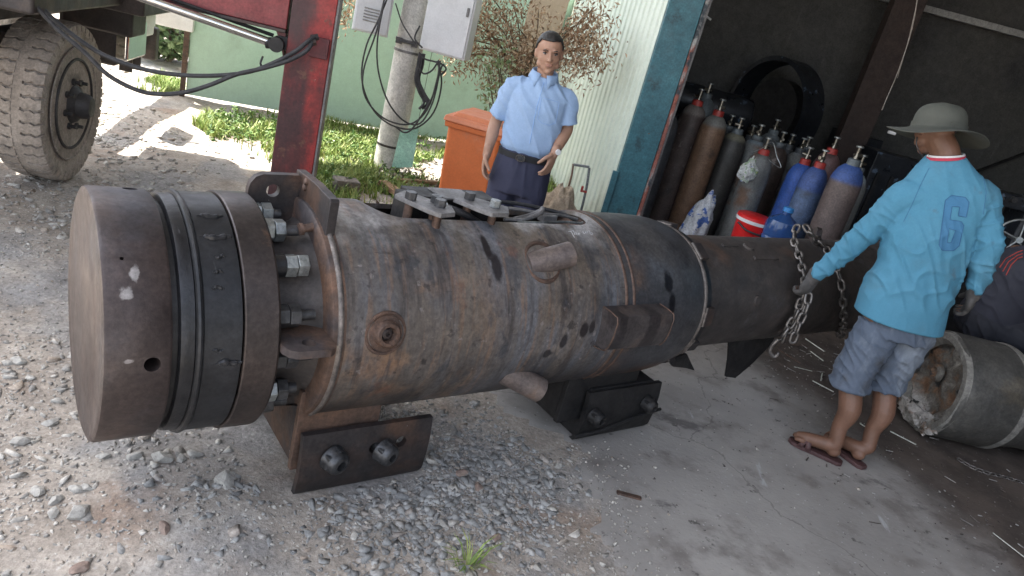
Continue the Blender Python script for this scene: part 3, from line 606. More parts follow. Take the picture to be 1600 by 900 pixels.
B_ = [at(1257, 452, 3.50), at(1247, 485, 3.49), at(1232, 512, 3.48), at(1216, 532, 3.47)]
B2 = [at(1264, 458, 3.48), at(1260, 480, 3.46), at(1249, 505, 3.45), at(1240, 528, 3.44), at(1236, 540, 3.44)]
B3 = [at(1258, 462, 3.53), at(1246, 492, 3.52), at(1230, 518, 3.51), at(1222, 535, 3.51)]
C_ = [at(1258, 352, 3.98), at(1268, 368, 3.93), oc(1282, 388), oc(1296, 410), oc(1307, 440), oc(1311, 470), oc(1313, 500), oc(1312, 518, .03), oc(1309, 524, -.02)]
ch = chain('hoist_chain', [A_, C_, B_, B2, B3], 'galvanised steel chain looped through the lug of the pipe and held in the worker\'s glove', 'chain', M['chain'])
hk = [at(1216, 530, 3.47), at(1206, 540, 3.47), at(1203, 550, 3.47), at(1210, 557, 3.47), at(1217, 551, 3.47)]
MB().tube([p-ch.location for p in hk], [.011, .010, .010, .009, .006], n=10, sub=5).build('hook', M['chain'], ch)
fc = [gr(x, y, .012) for x, y in [(1496, 716), (1515, 728), (1540, 738), (1565, 744), (1592, 752), (1625, 762)]]
chain('floor_chain', [fc], 'thin chain lying on the dark workshop floor beside the burnt pipe', 'chain', M['chain'], L=.045, W=.026, r=.0042)
# ------------------------------------------------------------------ workshop building
shop = empty('workshop_building', (.6, 6.2, 0), 0, 'dark open workshop with off white corrugated side wall and teal blue door post', 'building')
def P2(x, y): return Vector((x, y))-Vector((.6, 6.2))
def sheet_wall(name, p0, p1, z0, z1, m, parent, pitch=.2, amp=.012, th=.03, shape='rib', label=None):
    """profiled sheet wall between two ground points with real ribs and thickness"""
    a = Vector((p0[0], p0[1], 0)); b = Vector((p1[0], p1[1], 0)); L = (b-a).length; d = (b-a)/L; n = Vector((d.y, -d.x, 0)); s = []
    x = 0
    if shape == 'rib':
        while x < L: s += [(x, 0), (x+pitch*.36, 0), (x+pitch*.46, amp), (x+pitch*.60, amp), (x+pitch*.70, 0)]; x += pitch
    elif shape == 'wave':
        while x < L: s.append((x, amp*math.sin(x/pitch*2*math.pi))); x += pitch/8
    else: s = [(0, 0)]
    s = [q for q in s if q[0] < L]+[(L, 0)]
    poly = [(q[0], q[1]) for q in s]+[(L, -th), (0, -th)]
    vs = []; k = len(poly)
    for z in (z0, z1): vs += [a+d*u+n*v+Vector((0, 0, z)) for u, v in poly]
    fs = [(i, (i+1) % k, k+(i+1) % k, k+i) for i in range(k)]+[tuple(range(k-1, -1, -1)), tuple(range(k, 2*k))]
    mb = MB().add([v-Vector(parent.location) for v in vs] if parent else vs, fs)
    return mb.build(name, m, parent, ang=20, label=label)
ZR = 4.4
sheet_wall('side_wall', (-.22, 9.25), (.60, 6.22), -.05, ZR, M['white_sheet'], shop, pitch=.13, amp=.014)
sheet_wall('back_wall', (9.9, 9.35), (-.25, 9.35), -.05, ZR, M['soot'], shop, pitch=.19, amp=.006, th=.03, shape='wave')
sheet_wall('far_wall', (9.9, -4.8), (9.9, 9.3), -.05, ZR, M['soot'], shop, pitch=.25, amp=-.02, th=.02)
sheet_wall('front_wall', (5.6, -4.8), (3.9, -.8), -.05, ZR, M['soot'], shop, pitch=.25, amp=.02, th=.02)
sheet_wall('end_wall', (9.8, -4.8), (5.65, -4.8), -.05, ZR, M['soot'], shop, pitch=.25, amp=.02, th=.02)
def loc(p, r): return Vector(p)-Vector(r.location)
pr = MB().box(loc((.735, 6.19, 2.2), shop), (.262, .16, 4.4)).build('door_post', M['teal'], shop, bevel=.006)
rm = mat('flaking red primer', [(.25, (.22, .07, .05)), (.7, (.33, .12, .09))], scale=12, rough=(.6, .8), bump=.3, extra=[dict(col=(.4, .4, .38), scale=8, lo=.5, hi=.62, stretch=(1, 1, .3)), dict(col=(.04, .05, .06), scale=5, lo=.5, hi=.62)])
MB().box(loc((.884, 6.13, 2.2), shop), (.030, .05, 4.4)).build('door_rail', rm, shop, bevel=.003)
MB().box(loc((.912, 6.16, 2.2), shop), (.022, .03, 4.4)).build('door_rail', M['greyplate'], shop, bevel=.002)
MB().box(loc((.59, 6.10, .30), shop), (.05, .03, .6)).build('kick_plate', M['teal'], shop, bevel=.003)
def slab(poly, z, th, name, m):
    return MB().prism([(x-shop.location.x, y-shop.location.y) for x, y in poly], (0, 0, z), (1, 0, 0), (0, 1, 0), th).build(name, m, shop)
slab([(-.25, 9.4), (.6, 6.0), (3.9, -.8), (5.6, -4.9), (10, -4.9), (10, 9.4)], ZR+.05, .08, 'roof', M['rooftin'])
slab([(-5.3, 5.4), (-3.68, 7.3), (-2.75, 7.2), (-2.5, 9.4), (-.26, 9.4), (.58, 6.1), (3.3, .45), (-1.0, .45), (-3.9, 1.9), (-5.5, 4.3)], ZR+.20, .06, 'added_shade_canopy', M['rooftin'])  # unseen slab added to shade the foreground; outline shapes the sunlit patch
for x, y in ((3.25, .55),): MB().cyl(loc((x-.0, y, -.02), shop), loc((x, y, ZR+.2), shop), .04, n=12).build('shade_canopy_post', M['rooftin'], shop)  # unseen post under the added shade canopy
brc = mat('brown workshop column', [(.3, (.035, .024, .022)), (.7, (.06, .04, .034))], rough=(.6, .8), bump=.1)
pb = at(1395, 60, 8.6)
MB().box(loc((pb.x, 8.6, 2.2), shop), (.32, .16, 4.4)).build('inner_column', brc, shop, bevel=.005)
q0 = at(1438, 10, 9.1); q1 = at(1610, 44, 9.1)
MB().box(loc(((q0.x+q1.x)/2+1.2, 9.2, q0.z), shop), (6.2, .1, .07)).build('wall_beam', M['rooftin'], shop)
for k, (x, z) in enumerate(((1.6, .9), (5.0, 1.1), (6.6, 1.8))): MB().box(loc((x, 9.27, z), shop), (.02, .05, 1.4), Matrix.Rotation(.9 if k % 2 else -.8, 3, 'Y')).build('wall_brace', M['dark'], shop)

# tan panel and far small wall between the green fence and the workshop
a0 = at(846, 0, 8.75); a1 = at(888, 0, 8.75)
tp = empty('plywood_panel', (a0.x, 8.8, 0), 0, 'tall tan plywood panel between the green sheet fence and the white workshop wall', 'panel')
MB().box(((a1.x-a0.x)/2-.16, 0, 1.5), (a1.x-a0.x+.34, .03, 3.0)).build('board', M['tanwall'], tp, bevel=.003)
MB().box((-.34, -.03, 1.5), (.035, .03, 3.0)).build('batten', M['white_sheet'], tp)
MB().box((-.42, -.01, 1.5), (.06, .02, 3.0)).build('batten', M['dark'], tp)

# ------------------------------------------------------------------ green sheet fence
fence = empty('sheet_fence', (-3.73, 7.29, 0), 0, 'pale green painted sheet metal fence behind the power pole', 'fence')
fd = Vector((2.55, 1.24, 0)).normalized(); fn = Vector((fd.y, -fd.x, 0)); frz = math.atan2(fd.y, fd.x); FR = Matrix.Rotation(frz, 3, 'Z')
x = 0
for i, wdt in enumerate((1.22, 1.22, 1.22, .5)):
    MB().box(fd*(x+wdt/2)-fn*.01*(i % 2)+Vector((0, 0, .97)), (wdt-.006, .012, 1.9), FR).build('sheet', M['green'], fence)
    x += wdt
MB().box(fd*(-.03)+Vector((0, 0, .95)), (.05, .06, 1.95), FR).build('fence_post', M['brownweld'], fence, bevel=.003)
for xx in (1.22, 2.44, 3.66): MB().box(fd*xx-fn*.05+Vector((0, 0, .95)), (.05, .05, 1.9), FR).build('fence_post', M['brownweld'], fence)
# rubble at the fence foot
# ------------------------------------------------------------------ power pole and its cabinets
pc = mat('pale concrete pole', [(.25, (.42, .40, .37)), (.7, (.56, .54, .50))], scale=5, rough=(.7, .9), bump=.2, extra=[dict(col=(.3, .28, .25), scale=14, lo=.6, hi=.7, mx=.5)])
pole = empty('power_pole', (-1.415, 6.58, 0), 0, 'round pale concrete power pole standing in the grass before the green fence', 'pole')
MB().lathe([(-.1, .128), (.4, .124), (3, .112), (7.2, .09)], (0, 0, 0), (0, 0, 1), n=32).build('shaft', pc, pole)
for z in (.21, 1.05, 1.14): MB().lathe([(z, .118), (z, .129), (z+.02, .129), (z+.02, .118)], (0, 0, 0), (0, 0, 1), n=32).build('steel_band', M['greyplate'] if z > 1 else M['plate'], pole)
MB().box((-.07, -.13, 1.14), (.05, .03, .05)).box((.07, -.13, 1.14), (.05, .03, .05)).cyl((-.07, -.14, 1.14), (.08, -.14, 1.14), .01).build('band_clamp', M['nutdark'], pole)
cabm = mat('white enamel cabinet', grain=.07, cols=[(.3, (.60, .61, .62)), (.7, (.68, .69, .70))], scale=3, rough=(.35, .5), bump=.02, extra=[dict(col=(.42, .42, .42), scale=6, lo=.6, hi=.75, mx=.4)])
def cabinet(cx, cy, z0, wd, dp, h, rz, lab, louv):
    r = empty('meter_cabinet', (cx, cy, z0), rz, lab, 'electrical cabinet', 'electrical cabinets strapped to the power pole')
    MB().box((0, 0, h/2), (wd, dp, h)).build('case', cabm, r, bevel=.008)
    d = MB().box((0, -dp/2-.008, h/2), (wd-.03, .014, h-.03)).build('door', cabm, r, bevel=.004)
    if louv:
        for i in range(5): MB().box((-.01, -dp/2-.019, .10+i*.024), (wd*.42, .010, .007), Matrix.Rotation(.5, 3, 'X')).build('louvre', M['rooftin'], d)
    else:
        MB().box((wd*.38, -dp/2-.02, h*.5), (.02, .012, .07)).build('latch', M['greyplate'], d, bevel=.003)
    return r
cabinet(-1.735, 6.42, 1.14, .30, .2, .62, .25, 'white metal cabinet with louvres on the left side of the concrete pole', True)
cabinet(-1.06, 6.35, 1.13, .40, .2, .75, -.10, 'larger white metal cabinet on the right side of the concrete pole', False)
cb = empty('cable_bundle', (-1.4, 6.3, 0), 0, 'black electric cables drooping in loops below the two white cabinets', 'cables')
CAB = [[(612, -20), (592, 30), (573, 70), (565, 115), (572, 150), (590, 180), (618, 198), (650, 200), (678, 175), (690, 130), (683, 95)],
       [(605, -20), (588, 50), (568, 110), (571, 152), (600, 185), (640, 194), (668, 170), (684, 120), (686, 96)],
       [(600, 5), (590, 60), (591, 110), (606, 158), (630, 188), (656, 193), (676, 160), (688, 110), (694, 100)],
       [(618, 5), (628, 35), (640, 55), (650, 70)], [(660, 75), (648, 60), (656, 40)],
       [(655, 82), (664, 92), (678, 96), (690, 100), (697, 108), (688, 118)], [(655, 105), (662, 115), (675, 110), (686, 94)],
       [(688, 95), (684, 120), (676, 150), (664, 172), (645, 200), (632, 207), (618, 198)]]
for k, c in enumerate(CAB):
    MB().tube([at(x, y, 6.26-.02*k)-cb.location for x, y in c], .0075 if k != 3 else .006, n=7, sub=5).build('cable', M['blackrubber'], cb)
for k in range(7):
    o = random.uniform(-5, 5); MB().tube([at(x+o+random.uniform(-2, 2), y, 6.30)-cb.location for x, y in [(660, 84), (656, 105), (652, 125), (658, 145), (667, 160), (660, 170)]][:6-(k % 2)], .010, n=7, sub=4).build('cable', M['blackrubber'], cb)
gs = mat('translucent green sheet', [(.3, (.22, .42, .34)), (.7, (.32, .52, .43))], rough=(.3, .5), bump=.05)
q = [at(626, 205, 6.38), at(652, 200, 6.3), at(642, 262, 6.30), at(612, 262, 6.38)]; o = q[3].copy()
tag(MB().prism([((p-o).dot(Vector((1, -.3, 0)).normalized()), p.z) for p in q], (o.x, o.y, 0), Vector((1, -.3, 0)).normalized(), (0, 0, 1), .008).build('plastic_sheet', gs), 'small pale green plastic sheet leaning on the foot of the concrete pole', 'plastic sheet')

# ------------------------------------------------------------------ orange wheelie bin
om = mat('orange bin plastic', grain=.07, cols=[(.25, (.60, .14, .035)), (.7, (.72, .19, .055))], scale=3, rough=(.4, .55), bump=.04, extra=[dict(col=(.25, .08, .04), scale=7, lo=.64, hi=.72, mx=.6, stretch=(2, 2, .6)), dict(col=(.55, .35, .25), scale=4, lo=.6, hi=.8, mx=.4)])
oml = mat('faded orange lid plastic', grain=.07, cols=[(.25, (.62, .20, .09)), (.7, (.72, .26, .13))], scale=5, rough=(.4, .6), bump=.04)
bn = empty('wheelie_bin', (-.500, 5.30, 0), -.12, 'orange plastic wheelie bin standing behind the cylinder beside the man', 'bin')
def frustum(mb, z0, z1, w0, d0, w1, d1, c0=(0, 0), c1=(0, 0)):
    vs = [Vector((c[0]+sx*w/2, c[1]+sy*d/2, z)) for z, w, d, c in ((z0, w0, d0, c0), (z1, w1, d1, c1)) for sx, sy in ((-1, -1), (1, -1), (1, 1), (-1, 1))]
    return mb.add(vs, [(3, 2, 1, 0), (4, 5, 6, 7), (0, 1, 5, 4), (1, 2, 6, 5), (2, 3, 7, 6), (3, 0, 4, 7)])
frustum(MB(), .05, .80, .34, .40, .40, .50).build('body', om, bn, bevel=.03, bseg=4)
frustum(MB(), .775, .815, .43, .54, .44, .55).build('rim', om, bn, bevel=.008)
ld = frustum(frustum(MB(), .816, .855, .46, .58, .445, .56), .852, .885, .38, .48, .32, .42).build('lid', oml, bn, bevel=.010, bseg=3)
MB().cyl((-.2, .30, .84), (.2, .30, .84), .016, n=12).build('handle', om, ld)
for s in (-1, 1): MB().cyl((s*.17, .20, .1), (s*.205, .20, .1), .1, n=24).build('wheel', M['blackrubber'], bn, bevel=.006)

# ------------------------------------------------------------------ truck parked on the left
dust = mat('dusty tyre rubber', [(.25, (.26, .225, .195)), (.7, (.38, .335, .295))], scale=4, rough=(.8, .95), bump=.3, bscale=30, extra=[dict(col=(.07, .06, .055), scale=6, lo=.5, hi=.7, mx=.6)])
hubm = mat('dusty black wheel steel', [(.25, (.02, .02, .022)), (.7, (.06, .056, .056))], scale=6, rough=(.5, .8), metal=.2, bump=.2)
blk = mat('dirty black truck paint', [(.25, (.03, .026, .026)), (.7, (.06, .05, .048))], scale=4, rough=(.45, .7), bump=.1, extra=[dict(col=(.12, .085, .06), scale=4, lo=.5, hi=.7, mx=.6)])
wht = mat('white truck paint', grain=.07, cols=[(.3, (.7, .7, .68)), (.7, (.8, .8, .78))], rough=(.3, .5), bump=0)
TRZ = math.atan2(.24, .97)
tr = empty('parked_truck', (-2.80, 4.24, 0), TRZ, 'dusty truck with a ribbed tyre and black chassis parked at the left', 'truck')
def wheel(parent, c):
    w = empty('wheel', c); w.parent = parent; RT = .502
    t = MB().lathe([(-.02, .29), (-.012, .40), (0, .45), (-.02, .478), (-.045, .482), (-.235, .482), (-.262, .475), (-.28, .45), (-.27, .40), (-.26, .29)], (0, 0, 0), (1, 0, 0), n=96, closed=True)
    N_ = 42
    for i in range(N_):
        for side in (0, 1):
            a0 = 2*math.pi*(i+.5*side)/N_; da = 2*math.pi/N_*.40
            def pt(x, a, r): return Vector((x, r*math.cos(a), r*math.sin(a)))
            xs = [-.004, -.035, -.062, -.088, -.118] if side == 0 else [-.158, -.185, -.21, -.236, -.272]
            wv = [0, .35, -.15, .35, .0]; vs = []
            for r0 in (0, 1):
                for sg in (-1, 1):
                    for k, x_ in enumerate(xs):
                        edge = (k == 0 and side == 0) or (k == 4 and side == 1)
                        rr = (.475 if not r0 else (RT-.012 if edge else RT))
                        vs.append(pt(x_, a0+da*(sg*.95+wv[k]*.8), rr))
            m_ = len(xs); f = []
            for k in range(m_-1):
                A = 2*m_+k; B = 3*m_+k; f.append((A, A+1, B+1, B)); f.append((k, k+1, A+1, A)); f.append((m_+k, B, B+1, m_+k+1))
            f.append((0, 2*m_, 3*m_, m_)); f.append((m_-1, 2*m_-1, 4*m_-1, 3*m_-1)); t.add(vs, f)
            if side == 0:
                vs = [pt(-.001, a0-da*.95, .43), pt(-.001, a0+da*.95, .43), pt(.001, a0+da*.95, .44), pt(.001, a0-da*.95, .44), pt(-.004, a0-da*.95, RT-.012), pt(-.004, a0+da*.95, RT-.012)]
                t.add(vs+[v-Vector((.02, 0, 0)) for v in vs], [(3, 2, 5, 4), (0, 1, 2, 3), (3, 4, 10, 9), (2, 8, 11, 5)])
    t.lathe([(-.108, .478), (-.112, .497), (-.166, .497), (-.170, .478)], (0, 0, 0), (1, 0, 0), n=96)
    t.lathe([(-.006, .35), (.001, .352), (.001, .358), (-.006, .36)], (0, 0, 0), (1, 0, 0), n=64)
    t.build('tyre', dust, w)
    rim = MB().lathe([(-.01, .292), (.004, .288), (.006, .278), (-.012, .270), (-.07, .262), (-.10, .24), (-.105, .20), (-.06, .155), (-.055, .145), (-.055, 0), (-.065, 0), (-.065, .14), (-.07, .155), (-.115, .205), (-.11, .245), (-.08, .272), (-.02, .29)], (0, 0, 0), (1, 0, 0), n=64, cap=False).build('rim', hubm, w)
    cs = []
    for i in range(6):
        a = i*math.pi/3+.3; c_ = MB().cyl((-.2, .20*math.cos(a), .20*math.sin(a)), (.1, .20*math.cos(a), .20*math.sin(a)), .028, n=18).build('cutter', None); c_.parent = w; cs.append(c_)
    hb = MB().lathe([(-.06, .135), (-.02, .13), (.015, .11), (.03, .085), (.075, .078), (.10, .060), (.105, .03), (.105, 0)], (0, 0, 0), (1, 0, 0), n=32).build('hub', hubm, w)
    boolean_cut(rim, cs)
    for i in range(8):
        a = i*math.pi/4+.2; p = Vector((-.035, .150*math.cos(a), .150*math.sin(a)))
        MB().cyl(*hexpts(p, (1, 0, 0), .022, .045)).cyl(p, p+Vector((.075, 0, 0)), .011, n=10).build('lug_nut', hubm, w)
    return w
w1_ = wheel(tr, (-.035, 0, .468)); w1_.scale = (.94, .94, .94)
for dx_, dy_ in ((-2.1, 0), (-2.1, 3.4)):
    wc_ = w1_.copy(); col.objects.link(wc_); wc_.parent = tr; wc_.location = (dx_, dy_, .468); wc_.rotation_euler = (0, 0, math.pi)
    for c0_ in w1_.children: c1_ = c0_.copy(); col.objects.link(c1_); c1_.parent = wc_
def tb(name, px, py, Y, size, m, rot=None, bevel=.01):
    p = at(px, py, Y)-tr.location; rz = Matrix.Rotation(-TRZ, 3, 'Z'); p = rz @ p
    return MB().box(p, size, rot).build(name, m, tr, bevel=bevel)
MB().box((-.62, .9, .95), (.16, 5.2, .26)).build('chassis_rail', blk, tr, bevel=.01)
MB().box((-1.55, .9, .95), (.16, 5.2, .26)).build('chassis_rail', blk, tr, bevel=.01)
MB().box((-.98, -.02, .52), (1.5, .14, .16)).build('axle', blk, tr, bevel=.03)
MB().lathe([(0, .18), (.05, .22), (.2, .22), (.25, .15)], (-.62, -.02, .52), (-1, 0, 0), n=28).build('brake_drum', hubm, tr)
MB().box((-.40, .15, .78), (.10, 1.1, .10)).box((-.42, .1, .66), (.09, .8, .03)).box((-.42, .1, .70), (.09, 1.0, .03)).build('leaf_spring', blk, tr, bevel=.006)
MB().box((-.30, -.02, 1.16), (.70, 1.5, .24)).build('deck_underside', blk, tr, bevel=.02)
MB().box((-.45, -.9, .92), (.42, .40, .42)).build('battery_box', blk, tr, bevel=.02)
MB().box((-.95, -.55, .86), (.4, .5, .5)).build('crane_base', blk, tr, bevel=.02)
MB().box((-.10, .95, 1.15), (.56, .95, .30)).build('side_box', blk, tr, bevel=.015)
tb('fender_panel', 150, 52, 5.0, (.36, .30, .34), blk, bevel=.02)
tb('fender_panel', 165, 10, 5.0, (.44, .30, .30), blk, bevel=.02)
mir = mat('polished steel tank', grain=.07, cols=[(.3, (.7, .7, .68)), (.7, (.8, .8, .78))], rough=(.06, .14), metal=1.0, bump=.04, bscale=5)
tb('step_tank', 199, 60, 5.1, (.145, .40, .26), mir, bevel=.025)
tb('white_side_panel', 208, 22, 5.3, (.16, .5, .30), wht, bevel=.02)
tb('white_side_panel', 226, 40, 5.9, (.06, .4, .36), wht, bevel=.02)
tb('mud_flap', 197, 97, 5.15, (.085, .02, .13), blk, bevel=.002)
tb('mud_flap', 214, 96, 5.25, (.05, .02, .12), blk, bevel=.002)
tb('wing_mirror', 235, 67, 5.9, (.11, .10, .26), blk, bevel=.02)
tb('mirror_arm', 229, 20, 5.9, (.03, .03, .3), wht, bevel=.004)
tb('side_lamp', 243, 7, 5.9, (.05, .04, .06), mat('amber lamp lens', [(.5, (.95, .35, .02))], rough=(.2, .3), bump=0), bevel=.01)
tb('white_side_panel', 262, 12, 7.2, (.5, .06, .35), wht)
# ------------------------------------------------------------------ red outrigger with its ram and hoses
cr = empty('crane_outrigger', (-1.44, 4.16, 0), TRZ, 'worn red crane outrigger leg and beam with steel rod and black hoses', 'outrigger')
rc = mat('worn red outrigger paint', [(.25, (.18, .018, .018)), (.6, (.30, .028, .025)), (.85, (.40, .05, .04))], scale=4, rough=(.38, .6), bump=.12, bscale=30,
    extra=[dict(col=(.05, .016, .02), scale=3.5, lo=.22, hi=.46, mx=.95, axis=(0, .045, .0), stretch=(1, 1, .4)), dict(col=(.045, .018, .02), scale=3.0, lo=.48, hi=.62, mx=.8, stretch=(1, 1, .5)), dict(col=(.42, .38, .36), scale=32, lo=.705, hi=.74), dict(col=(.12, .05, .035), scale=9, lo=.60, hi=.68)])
MB().box((0, 0, 1.15), (.232, .19, 2.24)).build('leg', rc, cr, bevel=.006)
MB().box((.123, .015, 1.15), (.012, .23, 2.24)).build('edge_strip', M['greyplate'], cr, bevel=.002)
MB().box((0, 0, .015), (.42, .36, .03)).build('foot_pad', M['dark'], cr, bevel=.006)
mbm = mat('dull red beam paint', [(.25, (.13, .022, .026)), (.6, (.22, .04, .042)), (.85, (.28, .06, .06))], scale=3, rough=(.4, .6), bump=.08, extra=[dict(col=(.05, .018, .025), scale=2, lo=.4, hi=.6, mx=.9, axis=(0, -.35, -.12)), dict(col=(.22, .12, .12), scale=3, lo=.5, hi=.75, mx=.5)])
MB().box((-1.19, .0, 1.41), (2.12, .17, .36)).build('beam', mbm, cr, bevel=.006)
MB().box((-1.19, .0, 1.222), (2.12, .22, .016)).build('beam_flange', M['plate'], cr, bevel=.002)
MB().prism([(-.13, 1.21), (-.18, 1.21), (-.15, 1.15), (-.128, 1.08)], (0, 0, 0), (1, 0, 0), (0, 0, 1), .16).build('gusset', M['red_dark'], cr)
MB().box((.055, -.105, 1.18), (.10, .02, .11)).build('port_plate', M['red_dark'], cr, bevel=.003)
rodL = Matrix.Rotation(-TRZ, 3, 'Z') @ (at(200, -12, 3.72)-cr.location); rodR = Matrix.Rotation(-TRZ, 3, 'Z') @ (at(424, 67, 4.02)-cr.location)
MB().cyl(rodL+(rodL-rodR)*.5, rodR, .023, n=20).build('ram_rod', M['chrome'], cr)
off = Vector((0, .05, .035))
MB().cyl(rodL+(rodL-rodR)*.5+off, rodR+off, .010, n=10).build('ram_rod', M['dark'], cr)
MB().cyl(rodR+Vector((.03, -.04, .0)), rodR+Vector((.03, .09, .0)), .040, n=24).box(rodR+Vector((.065, .03, .012)), (.07, .05, .07)).cyl(rodR-Vector((.03, 0, .006)), rodR+Vector((.02, 0, .003)), .03, n=16).build('rod_eye', M['dark'], cr, bevel=.003)
HS = [[(492, 58), (482, 64), (462, 80), (430, 97), (390, 112), (340, 118), (280, 117), (220, 107), (160, 85), (110, 52), (75, 22), (45, -12), (20, -40)],
      [(488, 66), (478, 80), (450, 95), (410, 107), (370, 116), (330, 132), (290, 144), (250, 147), (215, 141), (170, 118), (130, 80), (90, 46), (55, 8), (32, -20), (12, -45)]]
for k, h in enumerate(HS):
    n_ = len(h)
    MB().tube([Matrix.Rotation(-TRZ, 3, 'Z') @ (at(x, y, 3.99-.035*i-.02*k)-cr.location) for i, (x, y) in enumerate(h)], .0115, n=10, sub=5).build('hose', M['blackrubber'], cr)
    p = Matrix.Rotation(-TRZ, 3, 'Z') @ (at(*h[0], 3.99-.02*k)-cr.location)
    MB().cyl(*hexpts(p-Vector((.02, 0, .01)), (.9, .3, .35), .018, .04)).build('hose_fitting', M['plate'], cr)
q = Matrix.Rotation(-TRZ, 3, 'Z') @ (at(411, 99, 3.9)-cr.location); MB().tube([q+Vector((0, 0, -.02)), q+Vector((-.01, -.02, 0)), q+Vector((-.005, 0, .035))], .006, n=6, sub=3).build('cable_tie', M['blackrubber'], cr)

# ------------------------------------------------------------------ gas cylinders
def cyl_mat(name, lo, hi, topc=None, topz=.8, extra=()):
    ex = [dict(col=(.035, .032, .03), scale=6, lo=.55, hi=.7, mx=.6), dict(col=(.3, .28, .26), scale=45, lo=.68, hi=.73, mx=.7)]+list(extra)
    if topc: ex.append(dict(col=topc, scale=3, lo=.0, hi=.25, axis=(2, topz, topz+.04)))
    return mat(name, [(.25, lo), (.7, hi)], scale=5, rough=(.45, .7), metal=.1, bump=.2, bscale=25, bdist=.004, extra=ex)
CM = dict(darkgrey=cyl_mat('dark grey bottle paint', (.05, .055, .06), (.08, .085, .09), (.12, .14, .15), 1.05),
          brown=cyl_mat('brown rusted bottle', (.13, .075, .045), (.20, .12, .075), (.16, .16, .15), 1.08),
          darkbrown=cyl_mat('dark brown bottle', (.045, .033, .03), (.08, .058, .05), (.16, .14, .13), 1.12, [dict(col=(.25, .22, .2), scale=9, lo=.6, hi=.68, mx=.6)]),
          olive=cyl_mat('dark bottle with olive shoulder', (.04, .04, .04), (.07, .066, .06), (.15, .145, .11), 1.0),
          greygreen=cyl_mat('worn grey green bottle', (.12, .13, .13), (.20, .205, .20), (.18, .22, .25), 1.0, [dict(col=(.15, .09, .06), scale=3, lo=.5, hi=.65)]),
          blue=cyl_mat('bright blue bottle paint', (.03, .085, .33), (.05, .125, .43)),
          dustyblue=cyl_mat('dusty blue bottle paint', (.07, .11, .2), (.11, .16, .27), (.05, .09, .25), .85),
          brownblue=cyl_mat('brown bottle with blue shoulder', (.10, .075, .07), (.15, .115, .105), (.045, .09, .27), 1.02),
          pink=cyl_mat('dark pinkish bottle', (.09, .055, .055), (.15, .09, .09)))
brass = mat('worn brass valve', [(.3, (.2, .18, .14)), (.7, (.36, .34, .3))], rough=(.25, .4), metal=.9, bump=.1)
redneck = mat('red collar paint', [(.3, (.30, .03, .025)), (.7, (.42, .05, .04))], rough=(.4, .6), bump=.1)
GAS = [(1056, 152, 6.85, 34, 'darkgrey', None, 'dark grey gas bottle half hidden behind the teal door post', 0),
       (1098, 137, 6.9, 38, 'darkbrown', 1, 'dark brown gas bottle with a red neck, second from the door post', 0),
       (1112, 128, 7.6, 36, 'darkgrey', None, 'grey shouldered gas bottle peeping out behind the dark brown red necked one', 0),
       (1131, 153, 6.75, 37, 'brown', 1, 'plain rust brown gas bottle with a grey shoulder and red neck', 0),
       (1146, 178, 7.3, 34, 'darkgrey', None, 'dark gas bottle just behind the right edge of the rust brown one', 0),
       (1161, 182, 6.9, 38, 'olive', None, 'black gas bottle with an olive grey shoulder right of the rust brown one', 0),
       (1180, 194, 7.2, 34, 'darkbrown', None, 'small dark gas bottle behind, between the olive shouldered and the bag carrying bottles', 0),
       (1192, 193, 7.0, 37, 'greygreen', None, 'dull grey gas bottle just left of the one carrying the plastic bag', 1),
       (1203, 213, 6.45, 38, 'greygreen', 1, 'grey green gas bottle with a plastic bag hung from its valve', 0),
       (1217, 185, 7.5, 34, 'darkgrey', None, 'rearmost gas bottle in the middle of the crowd', 0),
       (1227, 204, 7.0, 37, 'darkbrown', None, 'dark brown gas bottle just right of the bag carrying bottle', 1),
       (1241, 208, 7.4, 32, 'darkgrey', None, 'pale shouldered dark gas bottle behind, left of the blue ones', 0),
       (1259, 214, 7.2, 35, 'greygreen', None, 'grey topped gas bottle directly behind the bright blue bottle', 0),
       (1267, 212, 7.3, 30, 'darkgrey', None, 'gas bottle with a tall valve behind the bright blue bottle', 0),
       (1268, 228, 6.35, 36, 'blue', 1, 'bright blue gas bottle with a red neck', 0),
       (1310, 212, 6.6, 38, 'pink', 1, 'dark reddish gas bottle behind the two blue ones', 0),
       (1292, 232, 6.0, 38, 'dustyblue', 1, 'dusty blue gas bottle right of the bright blue one', 0),
       (1346, 226, 5.7, 46, 'brownblue', None, 'brown gas bottle with a blue shoulder, at the right end of the row', 0),
       (1352, 240, 6.1, 40, 'greygreen', None, 'grey gas bottle half hidden behind the brown one with the blue shoulder', 0)]
